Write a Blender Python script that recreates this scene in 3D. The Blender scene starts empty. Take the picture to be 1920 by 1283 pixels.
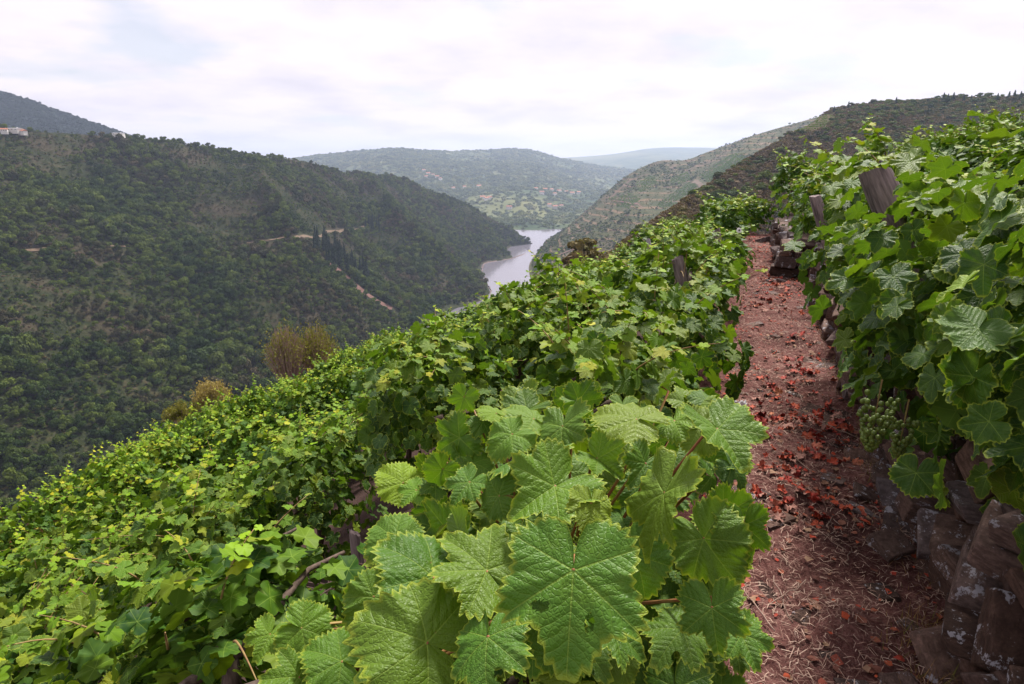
import bpy, math, random
import numpy as np
from mathutils import Vector, Matrix
from mathutils.bvhtree import BVHTree

random.seed(7)
RG = np.random.default_rng(11)
SC = bpy.context.scene
COL = SC.collection
R = math.radians

# ------------------------------------------------------------------ camera, sky, sun, exposure
EYE = 1.6
PITCH = 16.9
FPX = 1124.0
cam_d = bpy.data.cameras.new('camera')
cam_d.lens = FPX / 1920 * 36
cam_d.sensor_width = 36
cam_d.clip_start = 0.02
cam_d.clip_end = 30000
cam = bpy.data.objects.new('camera', cam_d)
COL.objects.link(cam)
cam.location = (0, 0, EYE)
cam.rotation_euler = (R(90 - PITCH), 0, 0)
SC.camera = cam

SUN_EL, SUN_AZ = 54.0, 24.0          # azimuth measured from +Y towards +X
w = bpy.data.worlds.new('World')
SC.world = w
w.use_nodes = True
wn, wl = w.node_tree.nodes, w.node_tree.links
wn.clear()
wo = wn.new('ShaderNodeOutputWorld')
bg = wn.new('ShaderNodeBackground')
sky = wn.new('ShaderNodeTexSky')
sky.sky_type = 'NISHITA'
sky.sun_disc = False
sky.sun_elevation = R(SUN_EL)
sky.sun_rotation = R(SUN_AZ)
tc = wn.new('ShaderNodeTexCoord')
sep = wn.new('ShaderNodeSeparateXYZ')
wl.new(tc.outputs['Generated'], sep.inputs[0])


def wmath(op, a, b=None, c=None):
    n = wn.new('ShaderNodeMath')
    n.operation = op
    for i, v in enumerate((a, b, c)):
        if v is None:
            continue
        if isinstance(v, (int, float)):
            n.inputs[i].default_value = v
        else:
            wl.new(v, n.inputs[i])
    return n.outputs[0]


zz = wmath('ADD', wmath('MAXIMUM', sep.outputs[2], 0.0), 0.16)
cx = wmath('DIVIDE', sep.outputs[0], zz)
cy = wmath('DIVIDE', sep.outputs[1], zz)
cmb = wn.new('ShaderNodeCombineXYZ')
wl.new(cx, cmb.inputs[0])
wl.new(cy, cmb.inputs[1])
cmb.inputs[2].default_value = 6.0
cn = wn.new('ShaderNodeTexNoise')
cn.inputs['Scale'].default_value = 1.5
cn.inputs['Detail'].default_value = 7
cn.inputs['Roughness'].default_value = 0.55
wl.new(cmb.outputs[0], cn.inputs['Vector'])
cn2 = wn.new('ShaderNodeTexNoise')
cn2.inputs['Scale'].default_value = 1.1
cn2.inputs['Detail'].default_value = 6
wl.new(cmb.outputs[0], cn2.inputs['Vector'])
rampc = wn.new('ShaderNodeValToRGB')       # cloud body: soft greys to white
rampc.color_ramp.elements[0].position = 0.27
rampc.color_ramp.elements[0].color = (0.40, 0.375, 0.42, 1)
rampc.color_ramp.elements[1].position = 0.56
rampc.color_ramp.elements[1].color = (0.53, 0.485, 0.512, 1)
wl.new(cn.outputs[0], rampc.inputs[0])
rampm = wn.new('ShaderNodeValToRGB')       # how closed the cloud cover is
rampm.color_ramp.elements[0].position = 0.36
rampm.color_ramp.elements[0].color = (0.55, 0.55, 0.55, 1)
rampm.color_ramp.elements[1].position = 0.46
rampm.color_ramp.elements[1].color = (1, 1, 1, 1)
wl.new(cn2.outputs[0], rampm.inputs[0])
sm = wn.new('ShaderNodeMixRGB')
sm.blend_type = 'MULTIPLY'
sm.inputs[0].default_value = 1
wl.new(sky.outputs[0], sm.inputs[1])
sm.inputs[2].default_value = (0.06, 0.06, 0.06, 1)
mx = wn.new('ShaderNodeMixRGB')
wl.new(rampm.outputs[0], mx.inputs[0])
wl.new(sm.outputs[0], mx.inputs[1])
wl.new(rampc.outputs[0], mx.inputs[2])
wl.new(mx.outputs[0], bg.inputs[0])
bg.inputs[1].default_value = 1.0
wl.new(bg.outputs[0], wo.inputs[0])

sun_d = bpy.data.lights.new('sun', 'SUN')
sun_d.energy = 4.0
sun_d.angle = R(9)
sun_d.color = (1.0, 0.94, 0.86)
sun = bpy.data.objects.new('sun', sun_d)
COL.objects.link(sun)
sd = Vector((math.sin(R(SUN_AZ)) * math.cos(R(SUN_EL)), math.cos(R(SUN_AZ)) * math.cos(R(SUN_EL)), math.sin(R(SUN_EL))))
sun.rotation_euler = (-sd).to_track_quat('-Z', 'Y').to_euler()
sun.location = (0, 0, 60)

SC.view_settings.view_transform = 'Standard'
SC.view_settings.look = 'None'
SC.view_settings.gamma = 1
SC.view_settings.use_curve_mapping = False
SC.view_settings.exposure = 1.05
SC.render.engine = 'CYCLES'
SC.cycles.max_bounces = 6
SC.cycles.diffuse_bounces = 2
SC.cycles.glossy_bounces = 2
SC.cycles.transmission_bounces = 4
SC.cycles.volume_bounces = 0
SC.cycles.use_denoising = True
SC.cycles.sample_clamp_indirect = 4

# ------------------------------------------------------------------ helpers
PC, PS = math.cos(R(PITCH)), math.sin(R(PITCH))
UX, UY = math.sin(R(21.5)), math.cos(R(21.5))


def at(px, py, k):
    x, d = (px - 960) / FPX, (py - 641.5) / FPX
    return Vector((x * k, (PC - d * PS) * k, EYE - (PS + d * PC) * k))


def proj(P):
    """world points (N,3) -> photo pixels and depth"""
    P = np.asarray(P, float)
    x, y, z = P[:, 0], P[:, 1], P[:, 2] - EYE
    dep = y * PC - z * PS
    up = y * PS + z * PC
    dep = np.where(np.abs(dep) < 1e-6, 1e-6, dep)
    return 960 + FPX * x / dep, 641.5 - FPX * up / dep, dep


def st2xy(s, t):
    t = t + 0.414
    return s * UX + t * UY, s * UY - t * UX


def xy2st(x, y):
    return x * UX + y * UY, x * UY - y * UX - 0.414


def hash2(ix, iy, seed):
    h = (ix.astype(np.int64) * 374761393 + iy.astype(np.int64) * 668265263 + seed * 982451653) & 0x7fffffff
    h = ((h ^ (h >> 13)) * 1274126177) & 0x7fffffff
    return ((h ^ (h >> 16)) & 0xffff) / 65535.0


def vnoise(x, y, seed=0):
    x, y = np.asarray(x, float), np.asarray(y, float)
    ix, iy = np.floor(x), np.floor(y)
    fx, fy = x - ix, y - iy
    fx, fy = fx * fx * (3 - 2 * fx), fy * fy * (3 - 2 * fy)
    a, b = hash2(ix, iy, seed), hash2(ix + 1, iy, seed)
    c, d = hash2(ix, iy + 1, seed), hash2(ix + 1, iy + 1, seed)
    return (a + (b - a) * fx) * (1 - fy) + (c + (d - c) * fx) * fy


def fbm(x, y, seed=0, octv=4):
    v, amp, tot = 0, 1.0, 0
    for o in range(octv):
        v = v + amp * (vnoise(x * 2 ** o, y * 2 ** o, seed + o * 17) * 2 - 1)
        tot += amp
        amp *= 0.5
    return v / tot


def make_mesh(name, V, F, smooth=False, uv=None, attrs=None):
    me = bpy.data.meshes.new(name)
    V = np.asarray(V, float)
    if isinstance(F, np.ndarray):
        F = F.tolist()
    me.from_pydata(V.tolist(), [], F)
    if smooth:
        me.polygons.foreach_set('use_smooth', np.ones(len(me.polygons), dtype=bool))
    if uv is not None:
        li = np.empty(len(me.loops), dtype=np.int32)
        me.loops.foreach_get('vertex_index', li)
        u = me.uv_layers.new(name='UVMap')
        u.data.foreach_set('uv', np.asarray(uv, np.float32)[li].ravel())
    for k, a in (attrs or {}).items():
        a = np.asarray(a, np.float32)
        at_ = me.attributes.new(k, 'FLOAT', 'POINT')
        at_.data.foreach_set('value', a)
    me.update()
    return me


def link(name, data, parent=None, mat=None, loc=None, rotz=None, **props):
    o = bpy.data.objects.new(name, data)
    COL.objects.link(o)
    if parent is not None:
        o.parent = parent
    if mat is not None and data is not None and len(data.materials) == 0:
        data.materials.append(mat)
    if loc is not None:
        o.location = loc
    if rotz is not None:
        o.rotation_euler = (0, 0, rotz)
    for k, v in props.items():
        if v is not None:
            o[k] = v
    return o


def thing(name, label, cat, loc=(0, 0, 0), rotz=0.0, group=None):
    return link(name, None, loc=loc, rotz=rotz, label=label, category=cat, group=group)


def tube(pts, rad, n=8, cap=True):
    """tapered tube along pts -> V, F"""
    pts = [Vector(p) for p in pts]
    V, F = [], []
    up = Vector((0, 0, 1))
    for i, p in enumerate(pts):
        d = (pts[min(i + 1, len(pts) - 1)] - pts[max(i - 1, 0)]).normalized()
        a = d.cross(up if abs(d.z) < 0.9 else Vector((1, 0, 0))).normalized()
        b = d.cross(a)
        r = rad[i] if hasattr(rad, '__len__') else rad
        for j in range(n):
            t = 2 * math.pi * j / n
            V.append(p + (a * math.cos(t) + b * math.sin(t)) * r)
    for i in range(len(pts) - 1):
        for j in range(n):
            j2 = (j + 1) % n
            F.append((i * n + j, i * n + j2, (i + 1) * n + j2, (i + 1) * n + j))
    if cap:
        F.append(tuple(range(n))[::-1])
        F.append(tuple((len(pts) - 1) * n + j for j in range(n)))
    return [tuple(v) for v in V], F


class MB:
    def __init__(s):
        s.V, s.F = [], []

    def add(s, V, F):
        o = len(s.V)
        s.V += [tuple(v) for v in V]
        s.F += [tuple(i + o for i in f) for f in F]

    def mesh(s, name, smooth=False):
        return make_mesh(name, np.array(s.V), s.F, smooth)


# ------------------------------------------------------------------ material helper
class NT:
    def __init__(s, name):
        s.m = bpy.data.materials.new(name)
        s.m.use_nodes = True
        s.n, s.l = s.m.node_tree.nodes, s.m.node_tree.links
        s.n.clear()
        s.out = s.n.new('ShaderNodeOutputMaterial')

    def node(s, t, **kw):
        n = s.n.new(t)
        for k, v in kw.items():
            setattr(n, k, v)
        return n

    def put(s, sock, v):
        if isinstance(v, bpy.types.NodeSocket):
            s.l.new(v, sock)
        elif isinstance(v, (tuple, list)) and len(v) == 3 and sock.type == 'RGBA':
            sock.default_value = (*v, 1)
        else:
            sock.default_value = v

    def math(s, op, a, b=None, c=None, clamp=False):
        n = s.node('ShaderNodeMath', operation=op)
        n.use_clamp = clamp
        for i, v in enumerate((a, b, c)):
            if v is not None:
                s.put(n.inputs[i], v)
        return n.outputs[0]

    def mix(s, f, a, b, mode='MIX'):
        n = s.node('ShaderNodeMixRGB', blend_type=mode)
        s.put(n.inputs[0], f)
        s.put(n.inputs[1], a)
        s.put(n.inputs[2], b)
        return n.outputs[0]

    def noise(s, vec, scale, detail=4, rough=0.5, out=0):
        n = s.node('ShaderNodeTexNoise')
        if vec is not None:
            s.put(n.inputs['Vector'], vec)
        n.inputs['Scale'].default_value = scale
        n.inputs['Detail'].default_value = detail
        n.inputs['Roughness'].default_value = rough
        return n.outputs[out]

    def ramp(s, f, *st):
        n = s.node('ShaderNodeValToRGB')
        cr = n.color_ramp
        while len(cr.elements) < len(st):
            cr.elements.new(0.5)
        for e, (p, c) in zip(cr.elements, st):
            e.position = p
            e.color = (*c, 1) if hasattr(c, '__len__') else (c, c, c, 1)
        s.put(n.inputs[0], f)
        return n.outputs[0]

    def smooth(s, f, a, b, lo=0.0, hi=1.0):
        n = s.node('ShaderNodeMapRange', interpolation_type='SMOOTHSTEP')
        s.put(n.inputs[0], f)
        for i, v in enumerate((a, b, lo, hi)):
            s.put(n.inputs[i + 1], v)
        return n.outputs[0]

    def bump(s, h, strength=0.5, dist=0.01, normal=None):
        n = s.node('ShaderNodeBump')
        n.inputs['Strength'].default_value = strength
        n.inputs['Distance'].default_value = dist
        s.put(n.inputs['Height'], h)
        if normal is not None:
            s.put(n.inputs['Normal'], normal)
        return n.outputs[0]

    def principled(s, col, rough=0.7, spec=0.3, normal=None):
        n = s.node('ShaderNodeBsdfPrincipled')
        s.put(n.inputs['Base Color'], col)
        s.put(n.inputs['Roughness'], rough)
        s.put(n.inputs['Specular IOR Level'], spec)
        if normal is not None:
            s.put(n.inputs['Normal'], normal)
        return n.outputs[0]

    def done(s, sh):
        s.l.new(sh, s.out.inputs[0])
        return s.m


def leaf_material(name, from_object, veins=2):
    """grape leaf; young (yellow-green: new growth, painted top light) amount comes from the object's colour or the mesh attribute"""
    t = NT(name)
    if from_object:
        oi = t.node('ShaderNodeObjectInfo')
        sp = t.node('ShaderNodeSeparateColor')
        t.l.new(oi.outputs['Color'], sp.inputs[0])
        young_lit, rnd = sp.outputs[0], oi.outputs['Random']
    else:
        a = t.node('ShaderNodeAttribute', attribute_name='young_lit')
        g = t.node('ShaderNodeNewGeometry')
        oi = t.node('ShaderNodeObjectInfo')
        young_lit = a.outputs['Fac']
        rnd = t.math('FRACT', t.math('ADD', g.outputs['Random Per Island'], oi.outputs['Random']))
    mature = t.ramp(rnd, (0.0, (0.010, 0.038, 0.005)), (0.35, (0.021, 0.066, 0.005)), (0.6, (0.014, 0.050, 0.009)), (0.88, (0.042, 0.098, 0.005)), (1.0, (0.085, 0.135, 0.006)))
    ycol = t.ramp(rnd, (0.0, (0.14, 0.29, 0.008)), (0.7, (0.24, 0.35, 0.008)), (1.0, (0.40, 0.37, 0.015)))
    if from_object:
        mature = t.mix(sp.outputs[1], mature, (0.052, 0.135, 0.014))
    col = t.mix(young_lit, mature, ycol)
    uv = t.node('ShaderNodeUVMap')
    sx = t.node('ShaderNodeSeparateXYZ')
    t.l.new(uv.outputs[0], sx.inputs[0])
    x, y = sx.outputs[0], sx.outputs[1]
    normal = None
    if veins:
        r = t.math('SQRT', t.math('ADD', t.math('MULTIPLY', x, x), t.math('MULTIPLY', y, y)))
        th = t.math('ABSOLUTE', t.math('ARCTAN2', x, y))
        phi = t.math('MINIMUM', t.math('MINIMUM', th, t.math('ABSOLUTE', t.math('SUBTRACT', th, 0.93))), t.math('ABSOLUTE', t.math('SUBTRACT', th, 1.98)))
        a_ = t.math('MULTIPLY', r, t.math('COSINE', phi))
        b_ = t.math('MULTIPLY', r, t.math('SINE', phi))
        wv = t.math('MULTIPLY_ADD', r, -0.010, 0.018)
        main = t.math('SUBTRACT', 1.0, t.smooth(b_, t.math('MULTIPLY', wv, 0.35), wv))
        vein = main
        if veins > 1:
            wob = t.math('MULTIPLY', t.math('SUBTRACT', t.noise(uv.outputs[0], 5, 2), 0.5), 0.10)
            q = t.math('FRACT', t.math('DIVIDE', t.math('ADD', t.math('SUBTRACT', a_, t.math('MULTIPLY', b_, 0.75)), wob), 0.135))
            q2 = t.math('MULTIPLY', t.math('MINIMUM', q, t.math('SUBTRACT', 1.0, q)), 2.0)      # 0 on a side vein, 1 between
            sec = t.math('SUBTRACT', 1.0, t.smooth(q2, 0.03, 0.17))
            vo = t.node('ShaderNodeTexVoronoi', feature='DISTANCE_TO_EDGE')
            vo.inputs['Scale'].default_value = 19
            t.l.new(uv.outputs[0], vo.inputs['Vector'])
            ter = t.smooth(vo.outputs[0], 0.0, 0.22)
            vein = t.math('MAXIMUM', main, t.math('MULTIPLY', sec, 0.24))
            h = t.math('ADD', t.math('MULTIPLY', t.math('SUBTRACT', 1.0, vein), 0.5),
                       t.math('ADD', t.math('MULTIPLY', t.math('POWER', q2, 0.6), 0.7), t.math('MULTIPLY', ter, 0.34)))
            normal = t.bump(h, 0.5, 0.0030)
            col = t.mix(t.math('MULTIPLY', t.math('SUBTRACT', 1.0, ter), 0.07), col, (0.13, 0.24, 0.05))
        off = t.node('ShaderNodeVectorMath', operation='ADD')
        t.l.new(uv.outputs[0], off.inputs[0])
        t.l.new(t.math('MULTIPLY', rnd, 61.0), off.inputs[1])
        mott = t.noise(off.outputs[0], 3.0, 5, 0.6)
        col = t.mix(t.smooth(mott, 0.42, 0.75, 0.0, 0.36), col, (0.11, 0.19, 0.010))
        col = t.mix(t.math('MULTIPLY', vein, 0.50), col, (0.22, 0.32, 0.05))
        if from_object:
            ea = t.node('ShaderNodeAttribute', attribute_name='edge')
            ef = t.smooth(ea.outputs['Fac'], 0.90, 1.0, 0.0, 0.75)
            col = t.mix(ef, col, (0.28, 0.34, 0.03))
    if veins > 1:
        wear = t.noise(off.outputs[0], 7.0, 3, 0.7)
        col = t.mix(t.smooth(wear, 0.70, 0.76, 0.0, 0.85), col, (0.13, 0.075, 0.03))
        dust = t.noise(off.outputs[0], 1.4, 4, 0.7)
        col = t.mix(t.smooth(dust, 0.52, 0.75, 0.0, 0.26), col, (0.15, 0.23, 0.05))
    geo = t.node('ShaderNodeNewGeometry')
    col = t.mix(t.math('MULTIPLY', geo.outputs['Backfacing'], 0.45), col, (0.10, 0.19, 0.04))
    pb = t.principled(col, 0.46 if veins > 1 else 0.55, 0.22 if veins > 1 else 0.12, normal)
    tr = t.node('ShaderNodeBsdfTranslucent')
    t.put(tr.inputs[0], t.mix(0.6, t.mix(1.0, col, (2.4, 2.1, 0.7), 'MULTIPLY'), (0.09, 0.20, 0.003)))
    ms = t.node('ShaderNodeMixShader')
    t.put(ms.inputs[0], 0.25 if veins > 1 else 0.15)
    t.l.new(pb, ms.inputs[1])
    t.l.new(tr.outputs[0], ms.inputs[2])
    return t.done(ms.outputs[0])


M_LEAF = leaf_material('grape_leaf', True, 2)
M_FOL = leaf_material('grape_foliage', False, 1)


def simple_mat(name, c1, c2, scale, rough=0.8, bump=0.4, bd=0.01, spec=0.25, stretch=None, coord='Object', c3=None):
    t = NT(name)
    co = t.node('ShaderNodeTexCoord')
    v = co.outputs[coord]
    if stretch:
        mp = t.node('ShaderNodeMapping')
        t.l.new(v, mp.inputs[0])
        mp.inputs['Scale'].default_value = stretch
        v = mp.outputs[0]
    oi = t.node('ShaderNodeObjectInfo')
    ad = t.node('ShaderNodeVectorMath', operation='ADD')
    t.l.new(v, ad.inputs[0])
    mm = t.math('MULTIPLY', oi.outputs['Random'], 37.0)
    t.l.new(mm, ad.inputs[1])
    v = ad.outputs[0]
    n = t.noise(v, scale, 6, 0.6)
    col = t.ramp(n, (0.32, c1), (0.68, c2))
    if c3:
        n2 = t.noise(v, scale * 0.45, 5, 0.65)
        col = t.mix(t.smooth(t.math('ADD', n2, t.math('MULTIPLY', n, 0.25)), 0.64, 0.82, 0.0, 0.8), col, c3)
    col = t.mix(0.5, col, t.mix(1.0, col, t.ramp(oi.outputs['Random'], (0, 0.55), (1, 1.35)), 'MULTIPLY'))
    return t.done(t.principled(col, rough, spec, t.bump(n, bump, bd)))


M_BARK = simple_mat('vine_bark', (0.045, 0.030, 0.022), (0.14, 0.10, 0.08), 60, 0.9, 0.8, 0.004, stretch=(1, 1, 0.15))
M_CANE = simple_mat('green_cane', (0.20, 0.10, 0.05), (0.28, 0.22, 0.07), 20, 0.6, 0.2, 0.002)
M_PETI = simple_mat('petiole', (0.30, 0.07, 0.05), (0.30, 0.22, 0.06), 14, 0.5, 0.1, 0.001)
M_POST = simple_mat('weathered_wood', (0.045, 0.034, 0.034), (0.27, 0.205, 0.20), 22, 0.9, 0.8, 0.010, stretch=(1.6, 1.6, 0.22))
def stone_material():
    t = NT('schist')
    co = t.node('ShaderNodeTexCoord')
    oi = t.node('ShaderNodeObjectInfo')
    ad = t.node('ShaderNodeVectorMath', operation='ADD')
    t.l.new(co.outputs['Object'], ad.inputs[0])
    t.l.new(t.math('MULTIPLY', oi.outputs['Random'], 37.0), ad.inputs[1])
    mp = t.node('ShaderNodeMapping')
    t.l.new(ad.outputs[0], mp.inputs[0])
    mp.inputs['Scale'].default_value = (1, 1, 3.5)
    fine = t.noise(ad.outputs[0], 110, 5, 0.7)
    lay = t.noise(mp.outputs[0], 26, 5, 0.6)
    base = t.ramp(oi.outputs['Random'], (0, (0.045, 0.026, 0.020)), (0.3, (0.105, 0.060, 0.046)), (0.55, (0.070, 0.048, 0.044)), (0.8, (0.15, 0.092, 0.072)), (1, (0.12, 0.10, 0.105)))
    col = t.mix(t.smooth(lay, 0.35, 0.65, 0, 0.7), base, t.mix(1.0, base, (0.35, 0.32, 0.32), 'MULTIPLY'))
    col = t.mix(t.smooth(fine, 0.45, 0.75, 0, 0.5), col, t.mix(1.0, col, (2.0, 1.9, 1.85), 'MULTIPLY'))
    li = t.math('ADD', t.noise(ad.outputs[0], 14, 4, 0.6), t.math('MULTIPLY', t.math('SUBTRACT', fine, 0.5), 0.5))
    col = t.mix(t.smooth(li, 0.60, 0.66, 0, 0.85), col, (0.34, 0.33, 0.37))
    h = t.math('ADD', t.math('MULTIPLY', lay, 1.0), t.math('MULTIPLY', fine, 0.4))
    return t.done(t.principled(col, 0.85, 0.2, t.bump(h, 0.8, 0.010)))


M_STONE = stone_material()
M_GRAPE = simple_mat('green_grape', (0.055, 0.095, 0.012), (0.13, 0.17, 0.028), 2, 0.4, 0.0, 0.001, spec=0.35)
M_WALLEARTH = simple_mat('wall_earth', (0.02, 0.013, 0.011), (0.06, 0.04, 0.035), 8, 0.95, 0.6, 0.03)
M_DRYTWIG = simple_mat('dry_twig', (0.14, 0.08, 0.06), (0.38, 0.27, 0.22), 6, 0.8, 0.2, 0.003)
M_WHITE = simple_mat('white_scrap', (0.62, 0.61, 0.63), (0.82, 0.8, 0.82), 8, 0.6, 0.1, 0.003)
def red_leaf_material():
    t = NT('fallen_leaf')
    oi = t.node('ShaderNodeObjectInfo')
    co = t.node('ShaderNodeTexCoord')
    col = t.ramp(oi.outputs['Random'], (0, (0.16, 0.018, 0.016)), (0.35, (0.34, 0.03, 0.018)), (0.65, (0.42, 0.075, 0.028)), (0.85, (0.30, 0.055, 0.04)), (1, (0.46, 0.17, 0.08)))
    n = t.noise(co.outputs['Generated'], 6, 5, 0.6)
    col = t.mix(t.smooth(n, 0.45, 0.7, 0, 0.7), col, (0.13, 0.045, 0.03))
    return t.done(t.principled(col, 0.7, 0.25, t.bump(n, 0.4, 0.004)))


M_REDLEAF = red_leaf_material()


def soil_material():
    t = NT('red_soil')
    co = t.node('ShaderNodeTexCoord')
    v = co.outputs['Object']
    n1 = t.noise(v, 1.6, 5, 0.6)
    n2 = t.noise(v, 28, 6, 0.7)
    n3 = t.noise(v, 160, 3, 0.6)
    col = t.ramp(n1, (0.28, (0.085, 0.036, 0.032)), (0.5, (0.19, 0.085, 0.075)), (0.72, (0.31, 0.155, 0.135)))
    col = t.mix(t.smooth(n2, 0.35, 0.65, 0.0, 0.8), col, t.mix(1.0, col, (0.38, 0.28, 0.28), 'MULTIPLY'))
    col = t.mix(t.smooth(n3, 0.5, 0.8, 0.0, 0.5), col, (0.36, 0.22, 0.19))
    h = t.math('ADD', t.math('MULTIPLY', n2, 1.0), t.math('MULTIPLY', n3, 0.35))
    return t.done(t.principled(col, 0.95, 0.1, t.bump(h, 1.0, 0.035)))


M_SOIL = soil_material()


def vineyard_ground_material():
    t = NT('vineyard_soil')
    co = t.node('ShaderNodeTexCoord')
    v = co.outputs['Object']
    n1 = t.noise(v, 0.9, 5, 0.6)
    n2 = t.noise(v, 22, 6, 0.7)
    n3 = t.noise(v, 0.05, 6, 0.65)
    col = t.ramp(n1, (0.3, (0.035, 0.021, 0.018)), (0.7, (0.095, 0.058, 0.050)))
    col = t.mix(t.smooth(n2, 0.4, 0.7, 0.0, 0.6), col, (0.05, 0.032, 0.028))
    gx = t.node('ShaderNodeNewGeometry')
    ln = t.node('ShaderNodeVectorMath', operation='LENGTH')
    t.l.new(gx.outputs['Position'], ln.inputs[0])
    far = t.smooth(ln.outputs['Value'], 26, 40)
    col = t.mix(far, col, t.ramp(n3, (0.3, (0.035, 0.045, 0.02)), (0.7, (0.08, 0.075, 0.04))))
    return t.done(t.principled(col, 0.95, 0.1, t.bump(n2, 0.8, 0.03)))


M_GROUND = vineyard_ground_material()


def hill_material(name, base, patches, scale, bumpd, terraces=False):
    t = NT(name)
    g = t.node('ShaderNodeNewGeometry')
    v = g.outputs['Position']
    n = t.noise(v, scale, 7, 0.65)
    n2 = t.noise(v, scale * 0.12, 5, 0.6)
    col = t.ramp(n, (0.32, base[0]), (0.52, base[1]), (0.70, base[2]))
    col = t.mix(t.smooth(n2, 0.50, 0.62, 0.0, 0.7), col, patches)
    if terraces:
        sp = t.node('ShaderNodeSeparateXYZ')
        t.l.new(v, sp.inputs[0])
        zq = t.math('ADD', t.math('MULTIPLY', sp.outputs[2], 0.085), t.math('MULTIPLY', n2, 1.6))
        fr = t.math('FRACT', zq)
        ln = t.math('MULTIPLY', t.smooth(fr, 0.72, 0.80), t.smooth(t.noise(v, 0.012, 3, 0.6), 0.38, 0.48))
        col = t.mix(t.math('MULTIPLY', ln, 0.62), col, (0.21, 0.135, 0.09))
    return t.done(t.principled(col, 0.95, 0.05, t.bump(n, 0.8, bumpd)))


M_HILL_L = hill_material('wooded_slope_soil', [(0.014, 0.020, 0.009), (0.028, 0.034, 0.014), (0.065, 0.055, 0.030)], (0.055, 0.042, 0.028), 0.10, 3)
M_HILL_E = hill_material('heath_slope_soil', [(0.04, 0.033, 0.018), (0.085, 0.066, 0.034), (0.13, 0.095, 0.06)], (0.11, 0.075, 0.06), 0.15, 2)
M_HILL_D = hill_material('terraced_slope_soil', [(0.034, 0.044, 0.018), (0.064, 0.070, 0.030), (0.115, 0.092, 0.055)], (0.095, 0.072, 0.048), 0.05, 3, True)
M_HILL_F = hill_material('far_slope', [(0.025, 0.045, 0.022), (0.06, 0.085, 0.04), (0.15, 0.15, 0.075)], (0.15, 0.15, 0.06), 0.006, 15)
M_HILL_B = hill_material('blue_mountain_slope', [(0.010, 0.018, 0.016), (0.016, 0.026, 0.020), (0.03, 0.038, 0.028)], (0.02, 0.025, 0.022), 0.03, 8)


def tree_material(name, cols, rough=0.75, patch=None):
    t = NT(name)
    oi = t.node('ShaderNodeObjectInfo')
    g = t.node('ShaderNodeNewGeometry')
    st = [(i / (len(cols) - 1), c) for i, c in enumerate(cols)]
    nz = t.noise(oi.outputs['Location'], 0.012, 3, 0.6)
    nz2 = t.noise(oi.outputs['Location'], 0.035, 2, 0.5)
    f = t.math('ADD', t.math('MULTIPLY', oi.outputs['Random'], 0.36), t.math('ADD', t.math('MULTIPLY', t.smooth(nz, 0.36, 0.64), 0.40), t.math('MULTIPLY', t.smooth(nz2, 0.36, 0.64), 0.24)))
    col = t.ramp(f, *st)
    col = t.mix(0.55, col, t.mix(1.0, col, t.ramp(g.outputs['Random Per Island'], (0, 0.5), (1, 1.5)), 'MULTIPLY'))
    pb = t.principled(col, rough, 0.15)
    tr = t.node('ShaderNodeBsdfTranslucent')
    t.put(tr.inputs[0], t.mix(1.0, col, (1.5, 1.6, 0.9), 'MULTIPLY'))
    ms = t.node('ShaderNodeMixShader')
    t.put(ms.inputs[0], 0.18)
    t.l.new(pb, ms.inputs[1])
    t.l.new(tr.outputs[0], ms.inputs[2])
    return t.done(ms.outputs[0])


M_OAK = tree_material('oak_foliage', [(0.009, 0.022, 0.006), (0.020, 0.042, 0.008), (0.042, 0.070, 0.011), (0.098, 0.132, 0.018), (0.026, 0.038, 0.012), (0.070, 0.062, 0.028), (0.105, 0.074, 0.046)])
M_SCRUB = tree_material('heath_foliage', [(0.038, 0.042, 0.016), (0.075, 0.076, 0.022), (0.115, 0.092, 0.030), (0.125, 0.082, 0.048), (0.095, 0.070, 0.052), (0.14, 0.125, 0.035)])
M_PINE = tree_material('pine_foliage', [(0.010, 0.022, 0.014), (0.016, 0.032, 0.018), (0.022, 0.040, 0.020)])
M_FARTREE = tree_material('far_tree_foliage', [(0.040, 0.066, 0.036), (0.068, 0.102, 0.048), (0.11, 0.145, 0.06), (0.18, 0.20, 0.085), (0.23, 0.22, 0.11)])
M_ROWVINE = tree_material('distant_vine_foliage', [(0.08, 0.15, 0.02), (0.12, 0.20, 0.03), (0.16, 0.22, 0.04)])
M_TRUNK = simple_mat('tree_bark', (0.03, 0.024, 0.02), (0.09, 0.075, 0.06), 3, 0.9, 0.5, 0.05)
M_TRACK = simple_mat('dirt_track', (0.08, 0.055, 0.035), (0.17, 0.12, 0.08), 0.3, 0.95, 0.3, 0.1)
M_ERODED = simple_mat('bare_red_earth', (0.10, 0.05, 0.04), (0.20, 0.11, 0.09), 0.3, 0.95, 0.3, 0.2)
M_BUSH1 = tree_material('broom_foliage', [(0.15, 0.15, 0.03), (0.24, 0.21, 0.06)])
M_BUSH2 = tree_material('dry_flower_foliage', [(0.30, 0.24, 0.08), (0.34, 0.25, 0.12)])
M_PALESTEM = simple_mat('pale_stem', (0.34, 0.24, 0.20), (0.52, 0.38, 0.33), 5, 0.8, 0.2, 0.003)

# ------------------------------------------------------------------ the near ground
TT = [-350, -60, -25, -17, -10, -6, -4, -2.9, -2.4, -1.6, -1.3, -0.33, 0.54, 0.62, 1.6, 1.75, 3.3, 6, 10, 30, 350]
ZZ = [-203, -33, -12.2, -7.9, -4.6, -2.85, -2.0, -1.40, -0.80, -0.36, -0.10, -0.02, -0.02, 0.56, 0.60, 0.75, 1.05, 1.9, 3.0, 9, 110]
AZ = [-180, -90, -45, -15, 5, 13, 20, 30, 50, 90, 180]
AR = [60, 40, 21.5, 22, 22, 17.5, 14.5, 13.5, 13, 30, 60]


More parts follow.
